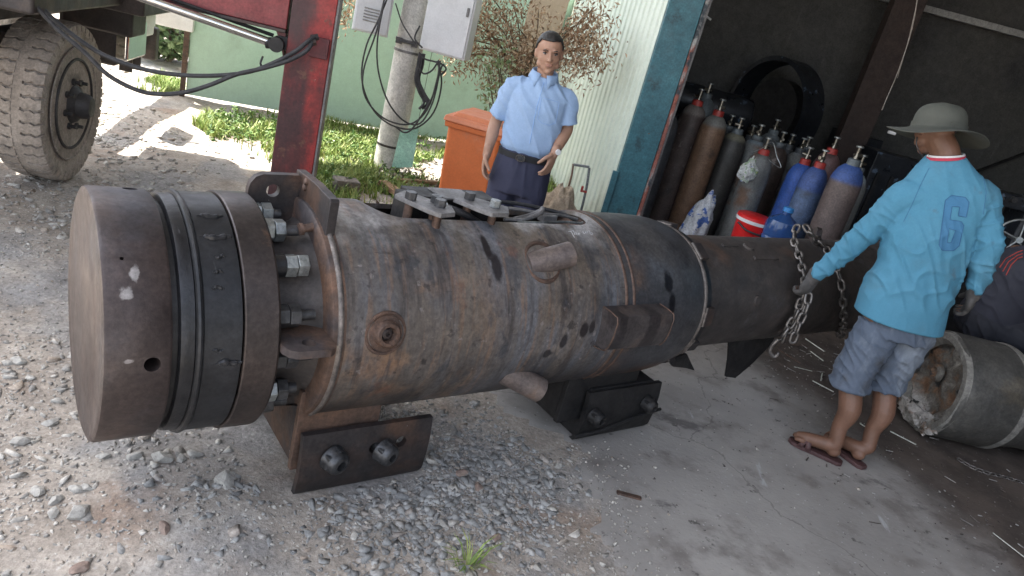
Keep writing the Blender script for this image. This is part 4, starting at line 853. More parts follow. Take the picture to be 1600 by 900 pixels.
def gas(px, py, Y, wpx, mk, red, lab, rz):
    p = at(px, py, Y); H = p.z; Fd = (p-Vector((0, 0, EYE))).dot(_F); r = min(.122, wpx/2/F_PX*Fd*1.12)
    g_ = empty('gas_bottle', (p.x, p.y, .004), random.uniform(0, 6), lab, 'gas bottle', 'gas bottles standing in the workshop')
    n_ = H-.115; b = MB().lathe([(0, r*.8), (.02, r*.97), (.04, r), (n_-.24, r), (n_-.19, r*.985), (n_-.14, r*.92), (n_-.09, r*.76), (n_-.06, r*.55), (n_-.045, r*.33), (n_-.01, r*.30), (n_-.01, 0)], (0, 0, 0), (0, 0, 1), n=36).build('body', CM[mk], g_)
    MB().lathe([(n_-.06, r*.37), (n_-.055, r*.42), (n_-.005, r*.40), (n_, r*.3)], (0, 0, 0), (0, 0, 1), n=20).build('neck_ring', redneck if red else CM['darkgrey'], g_)
    v = MB().cyl((0, 0, n_-.01), (0, 0, n_+.035), .019, .016, n=12).cyl((0, 0, n_+.035), (0, 0, n_+.085), .012, n=10).cyl((0, 0, n_+.03), (.045, 0, n_+.03), .014, n=10).cyl((-.03, 0, n_+.03), (0, 0, n_+.03), .008, n=8).build('valve', brass, g_)
    MB().lathe([(0, .012), (0, .027), (.004, .030), (.012, .030), (.016, .026), (.016, 0)], (0, 0, n_+.085), (0, 0, 1), n=12).build('handwheel', M['nut'], v)
    return g_, n_, r
for k, a in enumerate(GAS): GR = gas(*a); GAS[k] = a+(GR,)
# bag hanging from the grey green bottle
gb = GAS[8][-1][0]
bagm = mat('crumpled clear plastic bag', [(.3, (.45, .47, .47)), (.5, (.65, .67, .66)), (.62, (.25, .4, .2)), (.7, (.6, .55, .2))], scale=22, rough=(.15, .35), bump=1.0, bscale=45, bdist=.02, extra=[dict(col=(.1, .2, .6), scale=25, lo=.66, hi=.7)])
bc = at(1169, 268, 6.20)
bm_ = bmesh.new(); bmesh.ops.create_icosphere(bm_, subdivisions=4, radius=1)
for v in bm_.verts:
    n_ = mnoise.noise(v.co*2.3+Vector((3, 1, 2)))*.35+mnoise.noise(v.co*6)*.14; v.co = v.co*(1+n_); v.co = Vector((v.co.x*.075, v.co.y*.05, v.co.z*.095))
    if v.co.z > .05: v.co.x *= .55; v.co.y *= .55; v.co.z *= 1.25
me = bpy.data.meshes.new('plastic_bag'); bm_.to_mesh(me); bm_.free(); bag = link('plastic_bag', me, bagm, ang=60); bag.location = bc; tag(bag, 'crumpled clear plastic bag of small things hung on a grey green gas bottle', 'plastic bag')
tag(MB().tube([at(1175, 238, 6.3), at(1190, 232, 6.33), at(1207, 222, 6.38), at(1214, 245, 6.33), at(1220, 258, 6.28), at(1218, 262, 6.27), at(1204, 252, 6.27), at(1200, 248, 6.27)], .004, n=6, sub=5).build('wire_hanger', M['nut']), 'bent wire hanging on the bottle that carries the bag', 'wire')
# red cooler, water bottle, sack
p = at(1180, 345, 5.75); gd = at(1176, 376, 5.75)
redp = mat('red cooler plastic', grain=.07, cols=[(.3, (.55, .012, .015)), (.7, (.68, .02, .02))], rough=(.3, .45), bump=.03); whp = mat('white plastic', grain=.07, cols=[(.3, (.65, .65, .65)), (.7, (.75, .75, .75))], rough=(.4, .5), bump=0)
hz = at(1184, 338, 5.75).z
co = empty('cooler_bucket', (p.x, 5.75, .004), .3, 'red round cooler bucket with a white band and black handle', 'cooler')
MB().lathe([(0, .115), (.02, .122), (hz-.07, .142), (hz-.06, .146), (hz-.055, .146)], (0, 0, 0), (0, 0, 1), n=40).build('body', redp, co)
MB().lathe([(hz-.056, .140), (hz-.056, .151), (hz-.030, .152), (hz-.030, .140)], (0, 0, 0), (0, 0, 1), n=40).build('band', whp, co)
MB().lathe([(hz-.030, .140), (hz-.030, .150), (hz-.010, .148), (hz, .13), (hz, 0)], (0, 0, 0), (0, 0, 1), n=40).build('lid', redp, co)
MB().tube([Vector((-.155, -.02, hz-.075)), Vector((-.12, -.12, hz-.105)), Vector((0, -.165, hz-.115)), Vector((.06, -.150, hz-.10)), Vector((.10, -.13, hz-.085))], .008, n=8, sub=5).build('handle', M['blackrubber'], co)
MB().box((.03, -.145, hz-.17), (.09, .02, .07)).build('label_recess', redp, co, bevel=.008)
blp = mat('blue water bottle plastic', grain=.07, cols=[(.3, (.03, .09, .30)), (.7, (.06, .16, .42))], rough=(.08, .2), bump=.02, trans=.45)
p = at(1227, 350, 5.55); hz = at(1231, 326, 5.55).z
wb = empty('water_bottle', (p.x, 5.6, .004), 0, 'large translucent blue water bottle beside the red cooler', 'water bottle')
MB().lathe([(0, .11), (.02, .128), (hz-.25, .13), (hz-.24, .124), (hz-.225, .13), (hz-.16, .13), (hz-.11, .115), (hz-.075, .06), (hz-.06, .036), (hz-.03, .034)], (0, 0, 0), (0, 0, 1), n=40).build('bottle', blp, wb)
MB().lathe([(hz-.035, .040), (hz-.034, .042), (hz-.004, .040), (hz, .034), (hz, 0)], (0, 0, 0), (0, 0, 1), n=24).build('cap', mat('blue cap', [(.5, (.05, .25, .6))], rough=(.3, .4), bump=0), wb)
skm = mat('white and blue woven sack', [(.35, (.45, .48, .52)), (.6, (.62, .64, .66))], scale=9, rough=(.6, .8), bump=.6, bscale=25, bdist=.02, extra=[dict(col=(.06, .13, .38), scale=9, lo=.55, hi=.6)])
bm_ = bmesh.new(); bmesh.ops.create_icosphere(bm_, subdivisions=4, radius=1)
for v in bm_.verts:
    v.co *= 1+mnoise.noise(v.co*2)*.25+mnoise.noise(v.co*7)*.08; v.co = Vector((v.co.x*.11*(1-.25*v.co.z), v.co.y*.10, v.co.z*.30+.27))
me = bpy.data.meshes.new('woven_sack'); bm_.to_mesh(me); bm_.free(); sk = link('woven_sack', me, skm, ang=60); p = at(1092, 330, 6.35); sk.location = (p.x, 6.35, .02); sk.rotation_euler = (0, .1, 0); tag(sk, 'white and blue woven sack standing between the gas bottles', 'sack')

# ------------------------------------------------------------------ dark things at the back of the workshop
blkm = mat('black lacquer steel', [(.3, (.012, .014, .018)), (.7, (.03, .034, .042))], scale=4, rough=(.25, .5), metal=.3, bump=.1, extra=[dict(col=(.10, .14, .2), scale=9, lo=.62, hi=.68)])
a = at(1040, 122, 8.2); b = at(1182, 158, 8.2); z = (a.z+b.z)/2+.02
tk = empty('air_receiver', (a.x, 8.2, 0), 0, 'long black horizontal tank behind the gas bottles', 'tank'); L = b.x-a.x
MB().lathe([(0, 0), (.02, .13), (.08, .185), (.14, .2), (L-.1, .2), (L-.03, .18), (L, .10), (L, 0)], (0, 0, z-.2), (1, 0, 0), n=36).build('shell', blkm, tk)
for xx in (.25, L-.3): MB().box((xx, 0, (z-.35)/2), (.06, .3, z-.35)).build('stand', blkm, tk)
c = at(1212, 168, 8.5)
rg = empty('steel_ring', (c.x, 8.6, 0), .25, 'large dark steel ring standing upright behind the gas bottles', 'ring')
r_ = .58; MB().lathe([(-.14, r_-.05), (-.14, r_), (.14, r_), (.14, r_-.05)], (0, 0, c.z-.05), (.95, .30, 0), n=64, closed=True).build('hoop', blkm, rg)
MB().lathe([(-.03, 0), (-.03, r_-.22), (.12, r_-.22), (.12, 0)], (0, 0, c.z-.05), (.95, .30, 0), n=48).build('disc', M['dark'], rg)
MB().box((0, 0, (c.z-.05-r_)/2), (.5, .5, max(.1, c.z-.05-r_+.02))).build('plinth', M['dark'], rg)
tag(MB().tube([at(1436, -20, 6.6), at(1425, 45, 6.6), at(1404, 110, 6.6), at(1385, 155, 6.6), at(1378, 172, 6.6)], .004, n=6, sub=3).tube([at(1438, -20, 6.62), at(1420, 60, 6.62), at(1402, 122, 6.62)], .003, n=6, sub=3).build('hanging_wire', mat('pale cord', [(.3, (.3, .26, .22)), (.7, (.42, .38, .34))], bump=0)), 'thin pale wire hanging from the workshop roof', 'wire')
tag(MB().cyl(at(1097, 21, 7.5), at(1111, 31, 7.5), .010, n=8).build('wall_peg', whp), 'small white peg high on the dark back wall', 'peg')
tag(MB().cyl(at(1388, 206, 6.5), at(1399, 209, 6.5), .014, n=8).build('white_tube_end', whp), 'short white tube end sticking out beside the hat', 'tube')
# machine at the right edge
mc = at(1585, 350, 5.6)
mh = empty('lathe_machine', (mc.x+.1, 5.7, 0), -.1, 'dark workshop machine with a spoked handwheel at the right edge', 'machine')
MB().box((.2, .1, .35), (1.0, .5, .7)).build('bed', M['dark'], mh, bevel=.02)
MB().box((.25, .12, .95), (.55, .35, .55)).build('headstock', blkm, mh, bevel=.03)
MB().box((-.2, .15, .86), (.35, .28, .25)).build('carriage', hubm, mh, bevel=.03)
for k in range(9): MB().cyl((-.25+k*.09, -.02, 1.22+.02*(k % 3)), (-.25+k*.09, -.10, 1.22+.02*(k % 3)), .022, n=10).build('knob', M['nutdark'], mh)
MB().box((.1, .1, 1.22), (.9, .3, .10)).build('tool_shelf', blkm, mh, bevel=.01)
hw = at(1592, 375, 5.15)-mh.location; hw = Matrix.Rotation(.1, 3, 'Z') @ hw
h_ = MB(); ax_ = Vector((-.35, -1, .1)).normalized(); fx, fy = frame_of(ax_)
h_.tube([hw+(fx*math.cos(a)+fy*math.sin(a))*.14 for a in [2*math.pi*i/32 for i in range(32)]], .008, n=8, closed=True)
for i in range(5): a = 2*math.pi*i/5+.4; h_.cyl(hw, hw+(fx*math.cos(a)+fy*math.sin(a))*.14, .006, n=6)
h_.cyl(hw-ax_*.02, hw+ax_*.03, .022, n=16).cyl(hw, hw-ax_*.5, .012, n=10); h_.build('handwheel', M['nut'], mh)
for k, (px, py, Y, s, lab) in enumerate([(1400, 215, 7.6, (.7, .4, .5), 'dark steel rack behind the worker\'s hat'), (1330, 175, 8.9, (.5, .3, .3), 'dark box on the floor near the back wall')]):
    q = at(px, py+60, Y); r0 = empty('steel_rack' if k == 0 else 'storage_box', (q.x, Y, 0), .1*k, lab, 'rack' if k == 0 else 'box')
    MB().box((0, 0, q.z/2+.1), (s[0], s[1], q.z+.2)).build('case', blkm, r0, bevel=.01)
    for i in range(5): MB().box((-s[0]/2+.08+i*s[0]/5, -s[1]/2-.02, q.z/2), (.03, .03, q.z)).build('upright', M['dark'], r0)

# ------------------------------------------------------------------ burnt pipe at the right
bp_ = empty('burnt_pipe', (2.43, 3.88, 0), R(3), 'burnt old pipe with a crusted white and rust end lying on the dark floor', 'pipe')
bsm = mat('burnt pipe steel', [(.25, (.05, .048, .044)), (.5, (.085, .082, .076)), (.8, (.14, .13, .115))], scale=5, detail=9, rough=(.5, .75), metal=.25, bump=.35, bscale=25, bdist=.008,
    extra=[dict(col=(.36, .33, .29), scale=6, lo=.56, hi=.68, mx=.7, axis=(2, .20, .08)), dict(col=(.15, .125, .09), scale=5, lo=.56, hi=.7, mx=.5)])
crust = mat('ash crust', [(.25, (.14, .075, .045)), (.42, (.24, .14, .085)), (.5, (.16, .145, .125)), (.62, (.30, .28, .25)), (.85, (.5, .48, .44))], scale=7, detail=10, rough=(.8, 1), bump=1.0, bscale=20, bdist=.02,
    extra=[dict(col=(.55, .52, .49), scale=8, lo=.42, hi=.55, mx=.9, axis=(2, .20, .10)), dict(col=(.05, .05, .05), scale=9, lo=.58, hi=.65)])
rimm = mat('flaked pipe lip', [(.25, (.11, .105, .095)), (.55, (.22, .21, .19)), (.8, (.36, .35, .32))], scale=14, detail=8, rough=(.7, .9), bump=.8, bscale=30, bdist=.01)
cz = .275
MB().lathe([(.02, .225), (.0, .232), (.0, .262), (.012, .272), (.05, .275), (.30, .275), (.31, .268), (.31, .2), (.1, .2)], (0, 0, cz), (1, 0, 0), n=96, wob=.008, seed=2, closed=True).build('shell', bsm, bp_)
MB().lathe([(.03, .200), (-.004, .228), (-.006, .262), (.018, .276), (.022, .25)], (0, 0, cz), (1, 0, 0), n=96, wob=.012, seed=5, closed=True).build('lip', rimm, bp_)
MB().lathe([(.30, .2), (.30, .279), (.318, .281), (.335, .279), (.335, .2)], (0, 0, cz), (1, 0, 0), n=96, wob=.006).build('collar', rimm, bp_)
MB().lathe([(.335, .1), (.335, .262), (.40, .25), (.50, .235), (2.2, .235), (2.2, .1)], (0, 0, cz), (1, 0, 0), n=72, wob=.004).build('tail_pipe', bsm, bp_)
mbk = MB(); n1, n2 = 72, 16; vs = [Vector((.055, 0, cz))]; fs = []
for j in range(1, n2+1):
    for i in range(n1):
        a = 2*math.pi*i/n1; r = .228*j/n2; nz = mnoise.noise(Vector((math.cos(a)*r*14, math.sin(a)*r*14, 1)))
        vs.append(Vector((.055-.03*nz-.03*math.exp(-((j/n2-.8)/.1)**2)*(math.sin(a) < -.2), r*math.cos(a), cz+r*math.sin(a))))
for i in range(n1): fs.append((0, 1+i, 1+(i+1) % n1))
for j in range(n2-1):
    for i in range(n1): fs.append((1+j*n1+i, 1+(j+1)*n1+i, 1+(j+1)*n1+(i+1) % n1, 1+j*n1+(i+1) % n1))
mbk.add(vs, fs).build('crusted_core', crust, bp_)
MB().lathe([(0, .05), (-.02, .045), (-.025, .03), (-.01, .022), (0, 0)], (.035, .03, cz+.04), (1, 0, 0), n=24, wob=.006).build('core_boss', crust, bp_)
bm_ = bmesh.new(); bmesh.ops.create_icosphere(bm_, subdivisions=4, radius=1)
for v in bm_.verts: v.co *= 1+mnoise.noise(v.co*3)*.45+mnoise.noise(v.co*9)*.18; v.co = Vector((v.co.x*.04, v.co.y*.16, v.co.z*.055))
me = bpy.data.meshes.new('ash_clump'); bm_.to_mesh(me); bm_.free(); o = link('ash_clump', me, crust, bp_, ang=50); o.location = (.0, -.02, .075)

bp_.scale = (1.09, 1.09, 1.09)
# ------------------------------------------------------------------ standpipe by the white wall, tarp, yellow box
pvc = mat('grey plastic pipe', [(.3, (.12, .14, .15)), (.7, (.2, .22, .23))], rough=(.4, .6), bump=.03)
sp = empty('water_standpipe', (.30, 6.0, 0), 0, 'grey water standpipe with a red tap against the white wall', 'standpipe')
def sl_(pts): return [at(x, y, Y)-sp.location for x, y, Y in pts]
MB().tube(sl_([(896, 256, 6.1), (893, 275, 6.1), (886, 300, 6.1), (878, 330, 6.1), (872, 350, 6.1)]), .009, n=8, sub=3).build('riser', mat('brown hose', [(.3, (.16, .10, .07)), (.7, (.24, .15, .1))], bump=0), sp)
MB().tube(sl_([(896, 257, 6.1), (908, 259, 6.1), (921, 261, 6.1)]), .011, n=10, sub=3).tube(sl_([(921, 262, 6.1), (916, 295, 6.1), (909, 325, 6.1), (904, 345, 6.1)]), .011, n=10, sub=2).build('pipe', pvc, sp)
q = at(912, 299, 6.05)-sp.location; MB().box(q, (.055, .02, .018)).box(q+Vector((-.02, -.02, .02)), (.02, .03, .05)).build('tap', redneck, sp, bevel=.004)
tm = mat('crumpled beige tarp', [(.25, (.36, .29, .21)), (.7, (.52, .43, .33))], scale=5, rough=(.7, .9), bump=.5, bscale=12, bdist=.03)
bm_ = bmesh.new(); bmesh.ops.create_icosphere(bm_, subdivisions=5, radius=1)
for v in bm_.verts:
    f_ = 1+mnoise.noise(v.co*1.8)*.3+mnoise.noise(Vector((v.co.x*6, v.co.y*6, v.co.z*2)))*.12; v.co *= f_; v.co = Vector((v.co.x*.24*(1-.45*max(v.co.z, 0)), v.co.y*.2, max(v.co.z, -.3)*.30+.08))
me = bpy.data.meshes.new('tarp_heap'); bm_.to_mesh(me); bm_.free(); th_ = link('tarp_heap', me, tm, ang=60); q = at(872, 330, 6.0); th_.location = (q.x-.02, 6.0, 0); tag(th_, 'crumpled beige tarp heaped against the foot of the white wall', 'tarp')
ym = mat('yellow plastic', [(.3, (.65, .42, .03)), (.7, (.75, .5, .05))], rough=(.4, .6), bump=.02)
q = at(776, 262, 6.1); yb = empty('yellow_tub', (q.x, 6.1, 0), .2, 'yellow and white plastic tub half hidden behind the man\'s arm', 'tub')
zt = at(776, 222, 6.1).z; MB().box((0, 0, zt*.35), (.30, .22, zt*.7), taper=1.05).build('tub', whp, yb, bevel=.02); MB().box((0, 0, zt*.84), (.34, .25, zt*.30)).build('lid', ym, yb, bevel=.015)
# ------------------------------------------------------------------ people
class Body:
    """collects closed rounded volumes, then fuses them into one continuous surface"""
    def __init__(s): s.m = MB()
    def ell(s, c, r, ax=None, n=20):
        c = Vector(c); ax = ax or Matrix.Identity(3); k = n//2; vs = [c+ax @ Vector((0, 0, -r[2]))]; fs = []
        for j in range(1, k):
            ph = -math.pi/2+math.pi*j/k
            for i in range(n):
                th = 2*math.pi*i/n; vs.append(c+ax @ Vector((r[0]*math.cos(ph)*math.cos(th), r[1]*math.cos(ph)*math.sin(th), r[2]*math.sin(ph))))
        vs.append(c+ax @ Vector((0, 0, r[2])))
        for i in range(n): fs.append((0, 1+(i+1) % n, 1+i)); fs.append((len(vs)-1, 1+(k-2)*n+i, 1+(k-2)*n+(i+1) % n))
        for j in range(k-2):
            for i in range(n): fs.append((1+j*n+i, 1+j*n+(i+1) % n, 1+(j+1)*n+(i+1) % n, 1+(j+1)*n+i))
        s.m.add(vs, fs); return s
    def limb(s, pts, rs, sub=4, n=16, round_=True, flat=None):
        P = [Vector(p) for p in pts]; Q = []; RR = []; m = len(P)
        for i in range(m-1):
            p0 = P[i-1] if i else P[0]*2-P[1]; p3 = P[i+2] if i+2 < m else P[-1]*2-P[-2]
            for k in range(sub):
                t = k/sub; Q.append(.5*((2*P[i])+(P[i+1]-p0)*t+(2*p0-5*P[i]+4*P[i+1]-p3)*t*t+(3*P[i]-p0-3*P[i+1]+p3)*t**3)); RR.append(rs[i]*(1-t)+rs[i+1]*t)
        Q.append(P[-1]); RR.append(rs[-1]); s.m.tube(Q, RR, n=n)
        if round_:
            s.ell(P[0], (rs[0],)*3, n=12); s.ell(P[-1], (rs[-1],)*3, n=12)
        return s
    def loft(s, secs, n=32, ex=2.3):
        """secs: (centre, half-width vector, half-depth vector)"""
        vs = []; fs = []; m = len(secs)
        for c, u, v in secs:
            c, u, v = Vector(c), Vector(u), Vector(v)
            for i in range(n):
                a = 2*math.pi*i/n; ca, sa = math.cos(a), math.sin(a)
                vs.append(c+u*(abs(ca)**(2/ex))*(1 if ca > 0 else -1)+v*(abs(sa)**(2/ex))*(1 if sa > 0 else -1))
        for j in range(m-1):
            for i in range(n): fs.append((j*n+i, j*n+(i+1) % n, (j+1)*n+(i+1) % n, (j+1)*n+i))
        fs += [tuple(range(n-1, -1, -1)), tuple((m-1)*n+i for i in range(n))]
        s.m.add(vs, fs); return s
    def fuse(s, name, m, parent, vox=.006, smooth=3, fold=None, ang=180, fac=.6):
        me = bpy.data.meshes.new(name); me.from_pydata(s.m.v, [], s.m.f); me.update()
        b = bmesh.new(); b.from_mesh(me)
        bmesh.ops.recalc_face_normals(b, faces=b.faces); b.to_mesh(me); b.free()
        o = bpy.data.objects.new('tmp', me); col.objects.link(o)
        r = o.modifiers.new('r', 'REMESH'); r.mode = 'VOXEL'; r.voxel_size = vox; r.adaptivity = 0
        if smooth: q = o.modifiers.new('s', 'SMOOTH'); q.iterations = smooth; q.factor = fac
        dg = bpy.context.evaluated_depsgraph_get(); dg.update(); me2 = bpy.data.meshes.new_from_object(o.evaluated_get(dg))
        bpy.data.objects.remove(o, do_unlink=True)
        if fold:
            N_ = len(me2.vertices); co = np.empty(N_*3, np.float32); me2.vertices.foreach_get('co', co); co = co.reshape(-1, 3)
            nn = np.empty(N_*3, np.float32); me2.vertices.foreach_get('normal', nn); nn = nn.reshape(-1, 3)
            d = np.array([fold(Vector(c)) for c in co], np.float32); co += nn*d[:, None]; me2.vertices.foreach_set('co', co.ravel()); me2.update()
        if parent:
            me2.transform(Matrix.Translation(-Vector(parent.location)))
        me2.materials.clear()
        return link(name, me2, m, parent, ang=ang)
def folds(amp, sc=(9, 9, 14), diag=.6, extra=None):
    def f(p):
        q = Vector((p.x*sc[0]+p.z*diag*4, p.y*sc[1], p.z*sc[2]+p.x*diag*9)); a = mnoise.noise(q); b = mnoise.noise(q*2.1+Vector((5, 2, 1)))
        v = amp*((1-min(1, abs(a)*2.6))**2*1.3-.35+b*.25)
        return v+(extra(p) if extra else 0)
    return f
def hand(B, wrist, d, palm_n, side, curl=.5, s=1.0, rk=1.0, spread=.08, grip=False):
    """five separate fingers; d: along the hand, palm_n: out of the palm, side: +1 thumb towards palm_n x d"""
    d = Vector(d).normalized(); pn = Vector(palm_n); pn = (pn-d*pn.dot(d)).normalized(); x = pn.cross(d)*side
    w_ = Vector(wrist); A = Matrix((x, -pn, d)).transposed()
    B.limb([w_-d*.03*s, w_+d*.015*s], [.026*s*rk, .024*s*rk], n=12)
    B.ell(w_+d*.048*s, (.040*s*rk, .0165*s*rk, .050*s), A, 18)
    B.ell(w_+d*.03*s+x*.022*s+pn*.008*s, (.017*s*rk, .015*s*rk, .030*s), A, 12)
    for i, (o, L) in enumerate(((.029, .070), (.010, .078), (-.009, .073), (-.027, .058))):
        p = w_+d*.078*s+x*o*s; dr = (d+x*(spread*(1.5-i)*.6)).normalized(); pts = [p-d*.012*s, p]; a = 0
        for k, f in enumerate((.45, .32, .25)):
            a += curl*(.55 if k == 0 else .95); v = dr*math.cos(a)+pn*math.sin(a); p = p+v*L*f*s; pts.append(p)
        B.limb(pts, [.0100*s*rk, .0098*s*rk, .0092*s*rk, .0082*s*rk, .0068*s*rk], sub=3, n=10)
    p = w_+d*.022*s+x*.030*s; v = (d*.65+x*.65+pn*.35).normalized(); p1 = p+v*.035*s; v2 = (d*.85+x*(.15 if not grip else -.25)+pn*(.35+.6*curl)).normalized(); p2 = p1+v2*.030*s; p3 = p2+(v2+pn*.2*curl).normalized()*.022*s
    B.limb([p, p1, p2, p3], [.0135*s*rk, .0125*s*rk, .0105*s*rk, .0085*s*rk], sub=3, n=10)
def head(B, c, Fv, Uv, s=1.0, ears=True):
    Fv = Vector(Fv).normalized(); Uv = (Vector(Uv)-Fv*Vector(Uv).dot(Fv)).normalized(); Xv = Fv.cross(Uv)     # X: the person's right
    A = Matrix((Xv, Fv, Uv)).transposed(); c = Vector(c)
    def L(x, y, z): return c+(Xv*x+Fv*y+Uv*z)*s
    B.ell(L(0, -.012, .028), (.074*s, .094*s, .086*s), A, 28)
    B.ell(L(0, .012, -.015), (.067*s, .078*s, .085*s), A, 24)
    B.ell(L(0, .030, -.066), (.048*s, .050*s, .046*s), A, 20)
    B.ell(L(0, .062, -.094), (.022*s, .018*s, .017*s), A, 14)                       # chin
    for q in (-1, 1):
        B.ell(L(.038*q, .044, -.024), (.024*s, .028*s, .020*s), A, 14)            # cheekbones
        B.ell(L(.030*q, .083, .024), (.024*s, .010*s, .008*s), A, 12)             # brow
        B.ell(L(.047*q, .020, -.060), (.022*s, .036*s, .026*s), A, 12)            # jaw
        if ears: B.ell(L(.076*q, -.010, -.008), (.008*s, .019*s, .031*s), A @ Matrix.Rotation(.25*q, 3, 'Z'), 12)
    B.limb([L(0, .086, .018), L(0, .097, -.005), L(0, .106, -.026)], [.008*s, .009*s, .012*s], sub=3, n=10)   # nose
    for q in (-1, 1): B.ell(L(.012*q, .094, -.030), (.009*s, .010*s, .008*s), A, 10)
    B.ell(L(0, .084, -.053), (.025*s, .010*s, .006*s), A, 12); B.ell(L(0, .082, -.063), (.021*s, .011*s, .007*s), A, 12)   # lips
    return L, A
skin = mat('tan skin', [(.3, (.33, .185, .125)), (.7, (.40, .235, .16))], scale=9, rough=(.45, .6), bump=.06, bscale=120, bdist=.002, sss=.08, grain=.05)
skin_d = mat('sun browned skin', [(.3, (.135, .068, .042)), (.7, (.195, .10, .065))], scale=9, rough=(.45, .6), bump=.08, bscale=120, bdist=.002, sss=.05, grain=.08, extra=[dict(col=(.12, .08, .06), scale=9, lo=.6, hi=.75, mx=.5)])
eyew = mat('eye white', [(.5, (.30, .26, .235))], rough=(.15, .2), bump=0); eyed = mat('dark iris', [(.5, (.015, .01, .008))], rough=(.1, .2), bump=0)
lipm = mat('lip skin', [(.5, (.30, .145, .11))], rough=(.4, .5), bump=0)
hairm = mat('black hair', [(.3, (.010, .009, .009)), (.7, (.03, .027, .026))], scale=60, rough=(.45, .65), bump=.8, bscale=150, bdist=.004, stretch=(1, 1, .2))
def cloth(name, c0, c1, **k): return mat(name, [(.25, c0), (.7, c1)], scale=k.pop('scale', 5), rough=(.75, .9), bump=k.pop('bump', .18), bscale=k.pop('bscale', 300), bdist=.002, grain=.05, gscale=120, **k)
# ---- the man in the blue shirt
mo = Vector((-.12, 4.02, 0)); man = empty('person', mo, 0, 'man in a light blue short sleeved shirt and navy trousers standing behind the cylinder', 'person')
Xm = Vector((1, .06, 0)).normalized(); Ym = Vector((.06, -1, 0)).normalized()   # image right, towards the camera
HC = Vector((-.130, 4.0, 1.468)); SL = Vector((-.272, 4.0, 1.262)); SR = Vector((.030, 4.03, 1.258))
EL = Vector((-.322, 4.03, 1.045)); WL = Vector((-.322, 3.95, .885)); ER = at(886, 202, 4.04); WR = at(866, 240, 3.90)
B = Body()
B.loft([((-.12, 4.02, .80), Xm*.135, Ym*.09), ((-.12, 4.02, .93), Xm*.125, Ym*.085), ((-.12, 4.01, 1.10), Xm*.14, Ym*.09), ((-.12, 4.01, 1.21), Xm*.13, Ym*.075), ((-.122, 4.01, 1.27), Xm*.085, Ym*.055), ((-.124, 4.01, 1.31), Xm*.05, Ym*.045)])
B.limb([(-.123, 4.02, 1.28), (-.125, 4.01, 1.35), (-.128, 4.005, 1.42)], [.054, .045, .046])
L_, A_m = head(B, HC, (.14, -1, -.08), (-.12, 0, 1), .90)
for S_, E_, W_, sd in ((SL, EL, WL, -1), (SR, ER, WR, 1)):
    B.limb([S_, S_*.5+E_*.5, E_, E_*.6+W_*.4, W_], [.040, .036, .033, .034, .023])
hand(B, WL, (.03, -.12, -1), (1, -.1, 0), -1, curl=.42, s=.98); hand(B, WR, (at(852, 276, 3.86)-WR), (-.9, .5, 0), 1, curl=.40, s=.92)
for q in (-1, 1): B.limb([(-.12+.075*q, 4.02, .82), (-.12+.082*q, 4.01, .45), (-.12+.085*q, 4.03, .08)], [.075, .052, .038]); B.ell((-.12+.085*q, 3.97, .04), (.035, .10, .032))
B.fuse('body', skin, man, vox=.0042, smooth=2, fac=.5)
def sub_(p): return Vector(p)-mo
for q in (-1, 1):
    e = MB(); bb = Body(); bb.ell(L_(.031*q, .0765, .004), (.0115, .009, .0042), A_m, 14); eo = bb.m; eo.v = [tuple(Vector(v)-mo) for v in eo.v]; eo.build('eye', eyew, man, ang=180)
    bb = Body(); bb.ell(L_(.031*q, .0815, .004), (.0060, .0048, .0046), A_m, 10); eo = bb.m; eo.v = [tuple(Vector(v)-mo) for v in eo.v]; eo.build('iris', eyed, man, ang=180)
    MB().tube([sub_(L_(.016*q, .0945, .021)), sub_(L_(.030*q, .0945, .027)), sub_(L_(.045*q, .085, .022))], [.0020, .0032, .0018], n=7, sub=4).build('eyebrow', hairm, man)
    MB().tube([sub_(L_(.018*q, .084, .010)), sub_(L_(.031*q, .0865, .0125)), sub_(L_(.045*q, .078, .009))], [.0014, .0026, .0014], n=6, sub=4).build('eyelid', hairm, man)
bb = Body(); bb.ell(L_(0, .0860, -.0535), (.020, .0080, .0032), A_m, 14); bb.ell(L_(0, .0845, -.061), (.016, .0085, .0040), A_m, 14); bb.m.v = [tuple(Vector(v)-mo) for v in bb.m.v]; bb.m.build('lips', lipm, man, ang=180)
def hair_cap(L, A, mname, parent, o, front=.03, low=-.03, th=1.0, s=.93):
    b = bmesh.new(); bmesh.ops.create_uvsphere(b, u_segments=64, v_segments=40, radius=1)
    for v in list(b.verts):
        x, y, z = v.co; hl = front+.018*math.cos(x*5)+.03*(abs(x) > .6)*0
        # hairline: high at the front, temples back, down to the nape
        ok = (z > .50+.10*math.sin(x*3)**2*0) if y > .45 else (z > -.35+.75*max(0, y+.1)/.55) if y > -.1 else (z > -.55)
        if not ok: b.verts.remove(v); continue
        r = 1+.02*mnoise.noise(v.co*9)
        v.co = Vector((x*.0795*r*th, y*.099*r*th, z*.0935*r*th))
    me = bpy.data.meshes.new('hair'); b.to_mesh(me); b.free()
    M4 = A.to_4x4(); M4.translation = L(0, -.012, .026)-Vector(o); me.transform(Matrix.Translation(M4.translation) @ A.to_4x4() @ Matrix.Scale(s, 4))
    ho = link('hair', me, mname, parent, ang=180); sm = ho.modifiers.new('thick', 'SOLIDIFY'); sm.thickness = .010; sm.offset = -1; return ho
hair_cap(L_, A_m, hairm, man, mo)
shirtm = cloth('light blue shirt cotton', (.25, .37, .56), (.31, .43, .62))
B = Body()
